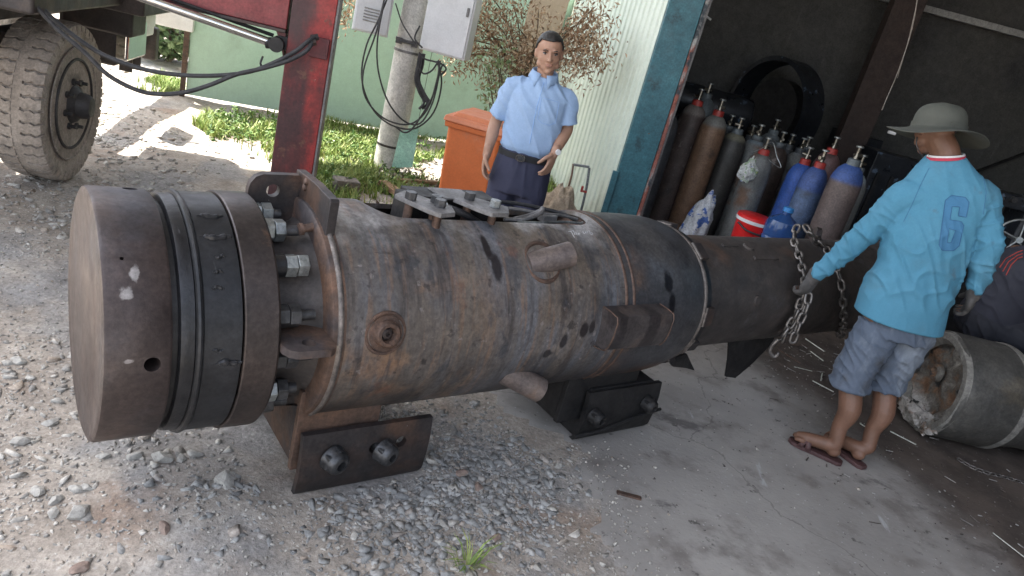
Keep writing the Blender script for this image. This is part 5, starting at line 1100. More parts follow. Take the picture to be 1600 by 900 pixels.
B.loft([((-.118, 4.02, .905), Xm*.140, Ym*.102), ((-.118, 4.02, .96), Xm*.152, Ym*.112), ((-.118, 4.015, 1.08), Xm*.155, Ym*.110), ((-.12, 4.01, 1.18), Xm*.158, Ym*.106), ((-.12, 4.01, 1.245), Xm*.158, Ym*.094), ((-.122, 4.012, 1.29), Xm*.130, Ym*.082), ((-.124, 4.015, 1.322), Xm*.086, Ym*.066), ((-.125, 4.012, 1.345), Xm*.062, Ym*.058)])
for S_, E_ in ((SL, EL), (SR, ER)):
    o_ = (S_-Vector((-.12, 4.02, 1.28))).normalized()
    B.limb([S_*.6+Vector((-.12, 4.02, 1.28))*.4, S_+Vector((0, 0, -.005)), S_*.35+E_*.65, S_*.18+E_*.82], [.048, .050, .056, .062], round_=False)
sh = B.fuse('shirt', shirtm, man, vox=.0055, smooth=4, fold=folds(.0075, (7, 7, 10), 1.1, lambda p: -.010*math.exp(-((p.z-.925)/.02)**2)))
def bez(parent, name, pts_list, m, r): return MB().tube([sub_(p) for p in pts_list], r, n=6, sub=4).build(name, m, parent)
shirt_edge = cloth('shirt seam cloth', (.24, .39, .66), (.29, .45, .73))  # bluer cloth for the placket and pocket seams
bv_ = BVHTree.FromPolygons([v.co+Vector((mo.x, mo.y, 0)) for v in sh.data.vertices], [p.vertices[:] for p in sh.data.polygons])
def hit(px, py, bvh, lift=.002):
    o = Vector((0, 0, EYE)); d = ray(px, py).normalized(); h = bvh.ray_cast(o, d)
    return (h[0]-d*lift) if h[0] is not None else None
def seam(name, px, bvh, m, parent, o, r=.0012, lift=.001):
    P = []
    for (x0, y0), (x1, y1) in zip(px[:-1], px[1:]):
        for k in range(8):
            p = hit(x0+(x1-x0)*k/8, y0+(y1-y0)*k/8, bvh, lift)
            if p is not None: P.append(p-Vector(o))
    if len(P) > 2: return MB().tube(P, r, n=5).build(name, m, parent)
seam('placket', [(850, 128), (838, 170), (826, 232)], bv_, shirt_edge, man, mo, .0022)
seam('pocket_seam', [(846, 152), (840, 186), (846, 192), (858, 196), (868, 192), (874, 160), (846, 152)], bv_, shirt_edge, man, mo, .0014)
# collar: stand and two flaps, open throat
nb = Vector((-.126, 4.012, 1.350)); cm_ = MB()
ring = []
for i in range(17):
    a = R(-58+(296+0)*i/16)+math.pi/2+R(0); a = R(-65+310*i/16-90+0)
for sgn in (-1, 1):
    P = []
    for i in range(9):
        t = i/8; a = math.pi*.5*(1-t)+(-math.pi*.43)*t      # from the back (90deg) to the front
        x = .068*math.cos(a)*sgn; y = .064*math.sin(a); P.append((x, y, .022*(1-t)-.010*t))
    vs = []; 
    for i, (x, y, z) in enumerate(P):
        t = i/8; k = 1.0; dn = .034+.022*t*t
        vs.append(nb+Vector((x*.98, y*.98, z+.018))); vs.append(nb+Vector((x*(1.18+.05*t), y*(1.18+.12*t), z+.018-dn)))
    # pointed tip
    vs[-1] = vs[-1]+Vector((sgn*.018, -.002, -.014))
    f = [(2*i, 2*i+2, 2*i+3, 2*i+1) for i in range(8)]
    c_ = MB().add([v-mo for v in vs], f).build('collar', shirtm, man, ang=180); s_ = c_.modifiers.new('t', 'SOLIDIFY'); s_.thickness = .004; s_.offset = 0
v_ = MB(); pv = [hit(x, y, bv_, .0045) for x, y in ((843, 116), (860, 119), (852, 143), (848, 134))]
if all(p is not None for p in pv): v_.add([p-mo for p in pv], [(0, 1, 2, 3)]).build('throat', skin, man)
trm = cloth('navy trouser cloth', (.026, .028, .055), (.042, .044, .078))
B = Body()
B.loft([((-.118, 4.02, .70), Xm*.165, Ym*.105), ((-.118, 4.02, .80), Xm*.168, Ym*.112), ((-.118, 4.02, .88), Xm*.158, Ym*.108), ((-.118, 4.02, .935), Xm*.146, Ym*.104)])
for q in (-1, 1): B.limb([(-.118+.082*q, 4.02, .76), (-.118+.088*q, 4.01, .45), (-.118+.09*q, 4.02, .07)], [.088, .072, .062], round_=False)
B.fuse('trousers', trm, man, vox=.007, smooth=4, fold=folds(.005, (14, 8, 5), .3))
bl = cloth('black belt leather', (.010, .010, .011), (.022, .022, .024), bump=.05)
def ring_band(name, c, X, Y, rx, ry, h, th, m, parent, n=48, tilt=0):
    prof = [(0, 0), (th, 0), (th, h), (0, h)]; vs = []; fs = []
    for i in range(n):
        a = 2*math.pi*i/n
        for dr, z in prof: vs.append(Vector(c)+X*(rx+dr)*math.copysign(abs(math.cos(a))**(2/2.3), math.cos(a))+Y*(ry+dr)*math.copysign(abs(math.sin(a))**(2/2.3), math.sin(a))+Vector((0, 0, z+tilt*math.cos(a))))
    for i in range(n):
        for k in range(4): fs.append((i*4+k, i*4+(k+1) % 4, ((i+1) % n)*4+(k+1) % 4, ((i+1) % n)*4+k))
    return MB().add(vs, fs).build(name, m, parent, ang=40)
bt = ring_band('belt', sub_((-.118, 4.02, .898)), Xm, Ym, .146, .104, .032, .007, bl, man)
fb = at(817, 237, 3.89)-mo; fb = Vector((fb.x, -.138, .914))
ring_band('buckle', fb+Vector((-.004, 0, 0)), Vector((1, .06, 0)), Vector((0, 0, 1)), .022, .014, .004, .0035, M['chrome'], bt)
MB().box(fb+Vector((0, .006, 0)), (.040, .006, .026)).build('buckle_plate', M['nutdark'], bt, bevel=.002)
wd = (WR-ER).normalized(); wa, wb2 = frame_of(wd)
MB().lathe([(-.010, .0245), (-.010, .028), (.010, .028), (.010, .0245)], sub_(WR-wd*.022), wd, n=28, closed=True).build('watch', M['chrome'], man)
MB().cyl(sub_(WR-wd*.022)+Vector((.012, -.024, 0)), sub_(WR-wd*.022)+Vector((.016, -.033, 0)), .016, n=20).build('watch_face', whp, man, bevel=.002)
shoe = cloth('black shoe leather', (.012, .012, .013), (.03, .03, .03), bump=.03)
for q in (-1, 1):
    b2 = Body(); b2.ell((-.118+.09*q, 3.95, .035), (.045, .125, .038)); b2.ell((-.118+.09*q, 4.03, .06), (.042, .06, .055)); b2.fuse('shoe', shoe, man, vox=.008, smooth=2)

# ---- the worker with the hat
wo = Vector((1.80, 3.28, 0)); wk = empty('person', wo, 0, 'worker seen from behind in sky blue shirt numbered 6, grey hat and denim shorts', 'person')
X1 = Vector((1, .10, 0)).normalized()*1.0; Y1 = Vector((-.10, 1, 0)).normalized()      # his right, his front
hipL, hipR = Vector((1.715, 3.28, .75)), Vector((1.885, 3.30, .77))
knL, knR = Vector((1.690, 3.27, .43)), Vector((1.885, 3.34, .44)); anL, anR = Vector((1.722, 3.195, .10)), Vector((1.905, 3.245, .10))
wSL, wSR = at(1412, 312, 3.34), at(1532, 312, 3.30); wEL = at(1338, 377, 3.40); wWL = at(1270, 434, 3.46); wER = at(1546, 385, 3.22); wWR = at(1522, 458, 3.24)
waist = Vector((1.775, 3.29, .90)); chest = (wSL+wSR)/2; nk = at(1478, 243, 3.33)
B = Body()
def spine(t): return (Vector((1.80, 3.29, .78))*(1-t)**2+waist.lerp(chest, .45)*2*t*(1-t)+chest*t*t)
tU = (wSR-wSL).normalized()
B.loft([(spine(0), X1*.15, Y1*.10), (spine(.3), X1*.14, Y1*.095), (spine(.7), X1.lerp(tU, .6)*.155, Y1*.10), (spine(1), tU*.15, Y1*.09), (chest.lerp(nk, .5), tU*.10, Y1*.07), (nk, tU*.055, Y1*.055)])
hc = at(1471, 205, 3.36)
B.limb([chest.lerp(nk, .4), nk, hc-Vector((0, 0, .03))], [.065, .058, .056])
hF = Vector((-.12, .95, -.28)).normalized(); hU = Vector((-.10, .22, 1))
L2, A2 = head(B, hc+Vector((-.015, .03, .0)), hF, hU, .95)
for S_, E_, W_ in ((wSL, wEL, wWL), (wSR, wER, wWR)): B.limb([S_, S_*.5+E_*.5, E_, E_*.6+W_*.4, W_], [.048, .042, .036, .034, .024])
for H_, K_, A_n in ((hipL, knL, anL), (hipR, knR, anR)): B.limb([H_, H_*.5+K_*.5, K_, K_*.55+A_n*.45+Vector((.02, -.015, 0)), K_*.25+A_n*.75, A_n], [.085, .076, .053, .054, .038, .034])
toeL, heelL = gr(1236, 682, .03), gr(1308, 716, .03); toeR, heelR = Vector((1.74, 3.42, .03)), gr(1345, 722, .03)
for A_n, T_, H_ in ((anL, toeL, heelL), (anR, toeR, heelR)):
    d = (T_-H_).normalized(); sd_ = Vector((-d.y, d.x, 0)); hz_ = Vector((0, 0, .028))
    B.ell(H_+d*.03+Vector((0, 0, .03)), (.030, .036, .032), Matrix((sd_, d, Vector((0, 0, 1)))).transposed(), 14)
    B.limb([A_n-Vector((0, 0, .0)), A_n*.4+(H_+d*.05)*.6+Vector((0, 0, .025)), H_+d*.10+Vector((0, 0, .040)), H_+d*.165+Vector((0, 0, .028)), H_+d*.195+Vector((0, 0, .022))], [.034, .035, .034, .030, .024])
    for k in range(5):
        o_ = (k-2)*.0165; b0 = H_+d*(.185-abs(k-1.2)*.005)+sd_*o_+Vector((0, 0, .020)); r_ = .0125 if k == (4 if A_n is anR else 4) else .0095
        B.limb([b0, b0+d*.022, b0+d*(.038-.004*abs(k-2))-Vector((0, 0, .004))], [r_, r_, r_*.9], sub=2, n=8)
hd1 = (at(1252, 462, 3.47)-wWL).normalized()
hand(B, wWL, hd1, (-.2, .25, -.6), -1, curl=1.05, s=.90, rk=.70, grip=True)
hd2 = (at(1505, 500, 3.30)-wWR).normalized()
hand(B, wWR, hd2, (-.75, .5, -.2), -1, curl=.55, s=.90, rk=.70)
B.fuse('body', skin_d, wk, vox=.0048, smooth=2, fac=.5)
gm = cloth('grimy grey glove knit', (.04, .037, .036), (.085, .08, .077), scale=14, bump=.6, bscale=200)
for W_, E_, d_, pn_, c_, g_ in ((wWL, wEL, hd1, (-.2, .25, -.6), 1.05, True), (wWR, wER, hd2, (-.75, .5, -.2), .55, False)):
    B = Body(); hand(B, W_, d_, pn_, -1, curl=c_, s=.97, rk=1.32, grip=g_); B.limb([W_.lerp(E_, .12), W_], [.033, .033], round_=False)
    B.fuse('glove', gm, wk, vox=.004, smooth=2, fac=.5, fold=folds(.0015, (40, 40, 40)))
wsh = cloth('sky blue jersey', (.05, .185, .28), (.068, .225, .335), scale=2.5, extra=[dict(col=(.07, .16, .21), scale=4, lo=.5, hi=.72, mx=.6), dict(col=(.08, .085, .09), scale=9, lo=.60, hi=.76, mx=.5)])
B = Body()
B.loft([(at(1403, 502, 3.30), X1*.208, Y1*.150), (at(1414, 465, 3.30), X1*.200, Y1*.145), (spine(.38), X1*.185, Y1*.132), (spine(.68), X1.lerp(tU, .5)*.190, Y1*.130), (spine(.92), tU*.200, Y1*.122), (chest+Vector((0, 0, .045)), tU*.190, Y1*.105), (chest.lerp(nk, .62), tU*.128, Y1*.085), (nk+Vector((0, 0, -.005)), tU*.072, Y1*.068)])
for S_, E_, W_ in ((wSL, wEL, wWL), (wSR, wER, wWR)):
    B.limb([S_.lerp(chest, .35)+Vector((0, 0, .012)), S_+Vector((0, 0, .005)), S_.lerp(E_, .5), E_, E_.lerp(W_, .5), E_.lerp(W_, .95)], [.090, .080, .064, .055, .047, .037], round_=False)
def drape(p):
    v = 0
    for S_, E_, W_ in ((wSL, wEL, wWL), (wSR, wER, wWR)):
        for a, b in ((S_, E_), (E_, W_)):
            t = (p-a).dot(b-a)/(b-a).length_squared
            if 0 < t < 1.05 and (p-(a+(b-a)*t)).length < .085:
                q_ = mnoise.noise(Vector((t*5+p.z*4, p.x*9, p.z*13))); v += .0060*((1-min(1, abs(q_)*2.6))**2*1.4-.35)*min(1, t*3)*(min(1, max(0, (.97-t)*6)) if b is W_ else 1)
                break
    # long pulls from the armpits to the hem
    q = mnoise.noise(Vector((p.x*16+p.z*9, p.y*5, p.z*3.2))); q3 = mnoise.noise(Vector((p.x*7-p.z*6, p.y*5, p.z*9+p.x*8))); v += (.0070*((1-min(1, abs(q)*2.6))**2*1.4-.35)+.0052*((1-min(1, abs(q3)*2.6))**2*1.4-.35))*(1 if p.z < 1.1 else max(.3, 1-(p.z-1.1)*4))
    hem = (p-at(1398, 489, 3.30)).dot((nk-at(1398, 489, 3.30)).normalized()); v *= min(1, max(0.1, (hem-.03)/.10))
    return v
ws = B.fuse('shirt', wsh, wk, vox=.0055, smooth=4, fold=drape)
wbv = BVHTree.FromPolygons([v.co+wo for v in ws.data.vertices], [p.vertices[:] for p in ws.data.polygons])
# number on the back
six_o = [(300, 124), (478, 150), (526, 212), (490, 405), (388, 388), (408, 272), (308, 268), (282, 435), (428, 462), (458, 510), (400, 770), (330, 830), (182, 830), (142, 760), (192, 410), (222, 188)]
six_h = [(268, 550), (355, 575), (295, 730), (245, 730)]
def spx(p): return (1450+p[0]*90/736, 290+p[1]*110/900)
def poly_on(name, outer, holes, m, lift):
    b = bmesh.new(); 
    def inside(x, y, poly):
        c = False; n = len(poly)
        for i in range(n):
            (x1, y1), (x2, y2) = poly[i], poly[(i+1) % n]
            if (y1 > y) != (y2 > y) and x < (x2-x1)*(y-y1)/(y2-y1)+x1: c = not c
        return c
    st = 7; vid = {}
    xs = range(int(min(p[0] for p in outer)), int(max(p[0] for p in outer))+st, st); ys = range(int(min(p[1] for p in outer)), int(max(p[1] for p in outer))+st, st)
    def vert(i, j):
        if (i, j) not in vid:
            p = hit(*spx((xs[i], ys[j])), wbv, lift); vid[(i, j)] = b.verts.new(p-wo) if p is not None else None
        return vid[(i, j)]
    for i in range(len(xs)-1):
        for j in range(len(ys)-1):
            cx, cy = xs[i]+st/2, ys[j]+st/2
            if inside(cx, cy, outer) and not any(inside(cx, cy, h) for h in holes):
                q = [vert(i, j), vert(i+1, j), vert(i+1, j+1), vert(i, j+1)]
                if all(q): b.faces.new(q)
    me = bpy.data.meshes.new(name); b.to_mesh(me); b.free(); return link(name, me, m, wk, ang=180)
num = cloth('number print', (.038, .145, .27), (.048, .165, .30), scale=2.5); nume = cloth('number edge print', (.03, .10, .22), (.04, .12, .25))
poly_on('number_print', six_o, [six_h], num, .0022)
for loop in (six_o, six_h): seam('number_outline', [spx(p) for p in loop+[loop[0]]], wbv, nume, wk, wo, .0013, .0030)
seam('raglan_seam', [(1452, 262), (1438, 290), (1425, 320), (1410, 350)], wbv, nume, wk, wo, .0009, .0008)
seam('raglan_seam', [(1535, 270), (1541, 300), (1536, 340)], wbv, nume, wk, wo, .0009, .0008)
wcol = cloth('white collar trim', (.55, .55, .55), (.65, .65, .65)); rcol = cloth('red collar trim', (.36, .03, .06), (.45, .045, .08))
cU = (nk-chest).normalized(); cX = (tU-cU*tU.dot(cU)).normalized(); cY = cU.cross(cX)
def collar(z0, h, rx, ry, m, name):
    vs = []; fs = []; n = 40
    for i in range(n):
        a = 2*math.pi*i/n
        for dr, z in ((0, 0), (.005, 0), (.004, h), (-.001, h)): vs.append(nk+cU*(z0+z)+cX*(rx+dr)*math.cos(a)+cY*(ry+dr)*math.sin(a)-wo)
    for i in range(n):
        for k in range(4): fs.append((i*4+k, i*4+(k+1) % 4, ((i+1) % n)*4+(k+1) % 4, ((i+1) % n)*4+k))
    MB().add(vs, fs).build(name, m, wk, ang=50)
collar(-.014, .012, .071, .068, rcol, 'red_collar_band'); collar(-.003, .009, .068, .065, wcol, 'white_collar_band')
# hat
ctr = at(1464, 209, 3.36); hup = Vector((-.10, .20, 1)).normalized(); hx, hy = frame_of(hup)
hm = cloth('olive grey cotton drill', (.050, .054, .045), (.080, .084, .071), scale=7, bump=.3)
vs = []; fs = []; n = 72; prof = [(.205, -.012), (.185, -.006), (.155, .0), (.125, .010), (.108, .018), (.105, .050), (.102, .075), (.092, .100), (.072, .118), (.04, .127), (.0, .128)]
rightv = Vector((1, 0, 0))
for j, (r, z) in enumerate(prof):
    for i in range(n):
        a = 2*math.pi*i/n; dv = hx*math.cos(a)+hy*math.sin(a); br_ = max(0, (r-.11)/.095)
        wob = br_*(.014*math.sin(2*a+.6)+.008*math.sin(3*a+1)+.010*dv.dot(Vector((-1, 0, 0))))
        rr = r*(1+.02*mnoise.noise(dv*3+Vector((0, 0, z*20)))*(1 if r < .11 else .4)); zz = z+wob+(.006*mnoise.noise(dv*2.5*r*10+Vector((7, 1, 3))) if r < .1 else 0)
        vs.append(ctr+dv*rr+hup*zz-wo)
for j in range(len(prof)-2):
    for i in range(n): fs.append((j*n+i, j*n+(i+1) % n, (j+1)*n+(i+1) % n, (j+1)*n+i))
vs.append(ctr+hup*.128-wo); k = len(vs)-1; j = len(prof)-2
for i in range(n): fs.append((j*n+i, j*n+(i+1) % n, k))
vs = vs[:(len(prof)-1)*n]+[vs[-1]]; fs = [f if len(f) == 4 else (f[0], f[1], len(vs)-1) for f in fs]
ht = MB().add(vs, fs).build('hat', hm, wk, ang=60); s_ = ht.modifiers.new('t', 'SOLIDIFY'); s_.thickness = .004; s_.offset = -1; sb = ht.modifiers.new('s', 'SUBSURF'); sb.levels = 1; sb.render_levels = 1
MB().lathe([(.020, .1075), (.020, .1105), (.042, .1095), (.042, .1065)], ctr-wo, hup, n=60, closed=True, wob=.002).build('hat_band', hm, ht)
dd_ = (Vector((0, -1, 0))-hup*Vector((0, -1, 0)).dot(hup)).normalized()
MB().box(ctr-wo+dd_*.111+hup*.031, (.016, .006, .028)).build('band_loop', hm, ht, bevel=.002)
MB().tube([at(1433, 214, 3.30)-wo, at(1432, 225, 3.28)-wo, at(1436, 236, 3.27)-wo, at(1442, 246, 3.29)-wo], .0028, n=6, sub=4).build('chin_cord', M['blackrubber'], ht)
b = bmesh.new(); bmesh.ops.create_uvsphere(b, u_segments=48, v_segments=32, radius=1)
for v in list(b.verts):
    x, y, z = v.co
    if (y > .3 and z < .3) or z < -.45 or (y > -.35 and z < .0): b.verts.remove(v); continue
    v.co = Vector((x*.078, y*.097, z*.09))
me = bpy.data.meshes.new('hair'); b.to_mesh(me); b.free(); me.transform(Matrix.Translation(L2(0, -.012, .026)-wo) @ A2.to_4x4()); ho = link('hair', me, hairm, wk, ang=180); ho.modifiers.new('t', 'SOLIDIFY').thickness = .004
# denim shorts
dn = cloth('washed grey blue denim', (.055, .075, .11), (.105, .13, .175), scale=4, bump=.3, bscale=180, extra=[dict(col=(.20, .23, .27), scale=5, lo=.48, hi=.66, mx=.85, stretch=(1.5, 1.5, .6)), dict(col=(.05, .048, .046), scale=5, lo=.55, hi=.7, mx=.7)])
B = Body()
B.loft([((1.80, 3.285, .68), X1*.165, Y1*.120), ((1.80, 3.285, .76), X1*.162, Y1*.120), ((1.795, 3.285, .84), X1*.145, Y1*.105), ((1.79, 3.285, .88), X1*.13, Y1*.10)])
B.limb([hipL+Vector((0, 0, -.04)), hipL.lerp(knL, .5), knL+Vector((.0, 0, .03)), knL+Vector((.004, -.008, -.055))], [.098, .098, .092, .094], round_=False)
B.limb([hipR+Vector((0, 0, -.04)), hipR.lerp(knR, .5), knR+Vector((.0, 0, .03)), knR+Vector((.004, -.008, -.055))], [.098, .098, .092, .094], round_=False)
def dfold(p):
    a = mnoise.noise(Vector((p.x*9, p.y*9, p.z*20+p.x*14))); return .0068*((1-min(1, abs(a)*2.5))**2*1.4-.4)+.004*math.exp(-((p.z-.385)/.012)**2)
so = B.fuse('shorts', dn, wk, vox=.0055, smooth=4, fold=dfold)
sbv = BVHTree.FromPolygons([v.co+wo for v in so.data.vertices], [p.vertices[:] for p in so.data.polygons])
dne = cloth('denim seam', (.05, .07, .11), (.09, .12, .17))
seam('back_pocket', [(1346, 492), (1347, 525), (1362, 538), (1388, 547), (1404, 536), (1407, 508)], sbv, dne, wk, wo, .0018)
seam('side_seam', [(1328, 500), (1322, 550), (1312, 600)], sbv, dne, wk, wo, .0014)
seam('hem_seam', [(1302, 610), (1325, 622), (1352, 628)], sbv, dne, wk, wo, .0016); seam('hem_seam', [(1368, 625), (1395, 634), (1418, 638)], sbv, dne, wk, wo, .0016)
# sandals
sdm = mat('maroon brown sandal', [(.3, (.055, .025, .025)), (.7, (.10, .05, .048))], scale=20, rough=(.5, .7), bump=.3, bscale=90, bdist=.003)
for T_, H_ in ((toeL, heelL), (toeR, heelR)):
    d = (T_-H_); d.z = 0; d.normalize(); sd_ = Vector((-d.y, d.x, 0)); o_ = H_-d*.03; o_.z = .006
    ol = [(0, -.018), (.02, -.034), (.07, -.034), (.13, -.036), (.19, -.045), (.235, -.040), (.262, -.018), (.264, .012), (.245, .034), (.20, .044), (.13, .036), (.07, .034), (.02, .034), (0, .018)]
    so_ = MB().prism(ol, o_+Vector((0, 0, .008))-wo, d, sd_, .020).build('sandal', sdm, wk, bevel=.004)
    for u0, u1, hh in ((.155, .205, .062), (.195, .165, .060)):
        m_ = MB(); pts = []
        for i in range(9):
            a = math.pi*i/8; u = u0+(u1-u0)*i/8; pts.append(o_+d*u+sd_*(-.044*math.cos(a))+Vector((0, 0, .012+hh*.9*math.sin(a)))-wo)
        vs = []; 
        for i, p in enumerate(pts): vs += [p-d*.013, p+d*.013]
        st_ = m_.add(vs, [(2*i, 2*i+1, 2*i+3, 2*i+2) for i in range(8)]).build('strap', sdm, so_, ang=180); st_.modifiers.new('t', 'SOLIDIFY').thickness = .004

# ---- the person crouching at the right edge
co_ = at(1545, 478, 4.45); cb_o = Vector((co_.x, 4.45, 0)); cp = empty('person', cb_o, 0, 'person in dark navy jacket with red piping crouching behind the burnt pipe', 'person')
nv = cloth('dark navy jacket cloth', (.016, .017, .027), (.03, .031, .045)); nv2 = cloth('black work trousers', (.014, .015, .022), (.026, .027, .036))
hp_ = at(1552, 482, 4.50); sh_ = at(1622, 405, 4.45); kn1 = at(1600, 545, 4.25); kn1.z = .50; ft1 = Vector((hp_.x+.30, 4.35, .05))
hp_.z = min(hp_.z, .56)
d = (sh_-hp_).normalized(); sx_ = Vector((.3, -.9, .1)).normalized(); fy_ = d.cross(sx_).normalized()
B = Body(); B.loft([(hp_, sx_*.15, fy_*.11), (hp_.lerp(sh_, .5), sx_*.15, fy_*.11), (sh_, sx_*.16, fy_*.10), (sh_+d*.06, sx_*.06, fy_*.05)])
L3, A3 = head(B, sh_+d*.19+Vector((.04, 0, -.02)), (.8, -.2, -.5), (.3, 0, 1), .93)
B.limb([sh_+d*.03, sh_+d*.12], [.055, .05])
for q in (-1, 1):
    k_ = hp_+Vector((.36, -.05+.16*q, .0)); k_.z = .50; a_ = hp_+Vector((.10, .10*q, 0)); a_.z = .10
    B.limb([hp_+sx_*.08*-q, k_, a_], [.08, .055, .036]); B.ell(a_+Vector((.06, 0, -.06)), (.12, .04, .035))
    e_ = sh_+sx_*.17*-q+Vector((.12, 0, -.22)); w_ = e_+Vector((.14, -.02, -.14)); B.limb([sh_+sx_*.15*-q, e_, w_], [.05, .038, .026]); hand(B, w_, (.5, 0, -.8), (-.5, 0, -.4), q, curl=.8, s=.95)
B.fuse('body', skin_d, cp, vox=.007, smooth=2)
B = Body(); B.loft([(hp_-d*.03, sx_*.18, fy_*.15), (hp_.lerp(sh_, .5), sx_*.185, fy_*.15), (sh_, sx_*.185, fy_*.13), (sh_+d*.07, sx_*.075, fy_*.07)])
for q in (-1, 1):
    e_ = sh_+sx_*.17*-q+Vector((.12, 0, -.22)); w_ = e_+Vector((.12, -.02, -.12)); B.limb([sh_+sx_*.13*-q, sh_.lerp(e_, .4)+sx_*.10*-q, e_, w_], [.085, .075, .062, .048], round_=False)
jk = B.fuse('jacket', nv, cp, vox=.008, smooth=4, fold=folds(.010, (9, 9, 9), .8))
B = Body()
for q in (-1, 1):
    k_ = hp_+Vector((.36, -.05+.16*q, .0)); k_.z = .50; a_ = hp_+Vector((.10, .10*q, 0)); a_.z = .14; B.limb([hp_+sx_*.08*-q, k_, a_], [.12, .088, .066])
B.ell(hp_, (.16, .19, .15)); B.fuse('trousers', nv2, cp, vox=.008, smooth=4, fold=folds(.009, (9, 9, 9), .8))
jbv = BVHTree.FromPolygons([v.co+cb_o for v in jk.data.vertices], [p.vertices[:] for p in jk.data.polygons])
rp = cloth('red piping', (.35, .04, .03), (.45, .06, .045))
for k in range(3): seam('piping', [(1562+k*5, 418+k*6), (1572+k*4, 404+k*5), (1590, 394+k*5), (1599, 391+k*5)], jbv, rp, cp, cb_o, .003, .002)
hair_cap(L3, A3, hairm, cp, cb_o)
# ------------------------------------------------------------------ loose stones, grass, leaves
def sample(n, x0, x1, y0, y1): return np.stack([rng.uniform(x0, x1, n), rng.uniform(y0, y1, n)], 1)
def fov_keep(P, m=.3):
    x, y = P[:, 0], P[:, 1]; q = np.stack([x, y, np.full_like(x, -EYE)], 1)
    f = q@np.array(_F); r = q@np.array(_RR); u = q@np.array(_UU); f = np.maximum(f, 1e-3)
    return (np.abs(r/f) < .706*(1+m)+.05) & (np.abs(u/f) < .397*(1+m)+.05) & (f > .2)
def footprint(P, clear=.0):
    """true where something rests on the ground"""
    q = (P-np.array([AX.x, AX.y])); t = q@np.array([DD.x, DD.y]); s = -(q@np.array([NN.x, NN.y])); b = np.zeros(len(P), bool)
    for t0, t1 in ((.50, 1.07), (1.63, 2.31)): b |= (t > t0-clear) & (t < t1+clear) & (np.abs(s) < .30+clear)
    return b
def thin_out(P, dens):
    return P[rng.uniform(0, 1, len(P)) < dens]
cd_ = lambda P: seg_dist(P, CONC)
def patchy(P, sc, seed, lo, hi): return np.clip((vnoise(P[:, 0], P[:, 1], sc, seed)-lo)/(hi-lo), 0, 1)
# dense stone on the left and behind the cylinder
P = sample(38000, -6.9, 1.4, .9, 8.2); P = P[fov_keep(P)]; d_ = cd_(P)
near = np.clip(1.25-(P[:, 1]-1)/9, .35, 1)
dens = patchy(P, 1.6, 21, .28, .55)*near
heap = np.exp(-(((P[:, 0]+.55)/.50)**2+((P[:, 1]-1.68)/.22)**2)); dens *= 1-.93*np.clip(heap*1.5, 0, 1)
dens *= np.clip(d_/.08, 0, 1); dens[footprint(P, .01)] = 0
grassy = (P[:, 1] > 5.2) & (P[:, 0] > -2.9); dens[grassy] *= .25
P = thin_out(P, dens); S = np.exp(rng.normal(math.log(.0100), .55, len(P))).clip(.003, .028)*(1+.25*(P[:, 1] > 3))
scatter_rocks('gravel', P, S, M['gravel'], 'loose grey and beige gravel over the dirt yard', 'gravel')
# blue crushed stone between the saddles
c1 = gr(740, 760); P = np.stack([rng.normal(c1.x, .34, 9000), rng.normal(c1.y, .26, 9000)], 1); c2 = gr(560, 840); P2_ = np.stack([rng.normal(c2.x, .40, 2500), rng.normal(c2.y, .16, 2500)], 1); P = np.concatenate([P, P2_])
k = np.clip((cd_(P)+.05)/.22, 0, 1)*patchy(P, 3, 5, .2, .6)*.6; k[footprint(P, .005)] = 0; P = thin_out(P, k); P = P[fov_keep(P)]
S = np.exp(rng.normal(math.log(.0080), .62, len(P))).clip(.0025, .026)
scatter_rocks('crushed_stone', P, S, M['gravel_blue'], 'blue grey crushed stone spread between the two saddles', 'crushed stone')
# fine grit
P = sample(100000, -3.6, 2.0, .95, 4.6); P = P[fov_keep(P)]; d_ = cd_(P)
dens = (.35+.65*patchy(P, 2.4, 31, .3, .6))*np.clip((d_+.25)/.3, .03, 1)*np.clip(1.4-(P[:, 1]-1)/3, .1, 1); dens[footprint(P)] = 0
P = thin_out(P, dens*.75); S = np.exp(rng.normal(math.log(.0046), .38, len(P)))
scatter_rocks('grit', P, S, M['gravel'], 'fine pale grit scattered over dirt and concrete', 'grit', sink=.25)
# larger stones one can point to
ST = [(350, 763, .055, 'wide flat grey stone half sunk in the dirt heap before the black cylinder rings'), (58, 765, .035, 'pale stone at the left edge below the end cap'), (88, 778, .032, 'pale stone just right of the one at the left edge'),
      (120, 762, .03, 'pale rounded stone under the bottom left of the end cap'), (125, 800, .045, 'long pale stone in the small pile at the lower left'), (84, 800, .028, 'small round stone at the left of the lower left pile'),
      (135, 762, .026, 'small grey stone at the top of the lower left pile'), (210, 712, .036, 'pale stone under the left of the black rings'), (252, 716, .045, 'flat pale stone centred under the black rings'),
      (283, 716, .03, 'rounded stone beside the flat one under the black rings'), (306, 708, .034, 'angular pale stone under the bolted flange'), (162, 710, .03, 'grey stone below the lower edge of the end cap'),
      (125, 887, .032, 'reddish stone at the bottom left corner'), (255, 834, .030, 'brownish stone alone in the bare dirt'), (747, 762, .030, 'round reddish grey stone amid the blue crushed stone'),
      (720, 742, .036, 'slabby blue grey stone left of the round reddish one'), (628, 778, .030, 'blue grey stone beside the front saddle plate'), (665, 775, .036, 'broad blue grey stone right of the front saddle plate'),
      (873, 728, .030, 'oblong grey stone at the edge of the concrete'), (768, 725, .034, 'dark grey stone behind the crushed stone'), (845, 862, .026, 'dark lump of stone above the grass tuft'), (775, 840, .028, 'brown grey stone near the bottom centre'),
      (80, 650, .035, 'pale flat stone at the left beside the end cap'), (35, 680, .04, 'broad pale stone at the left edge'), (30, 560, .04, 'flat pale stone at the far left beside the cap')]
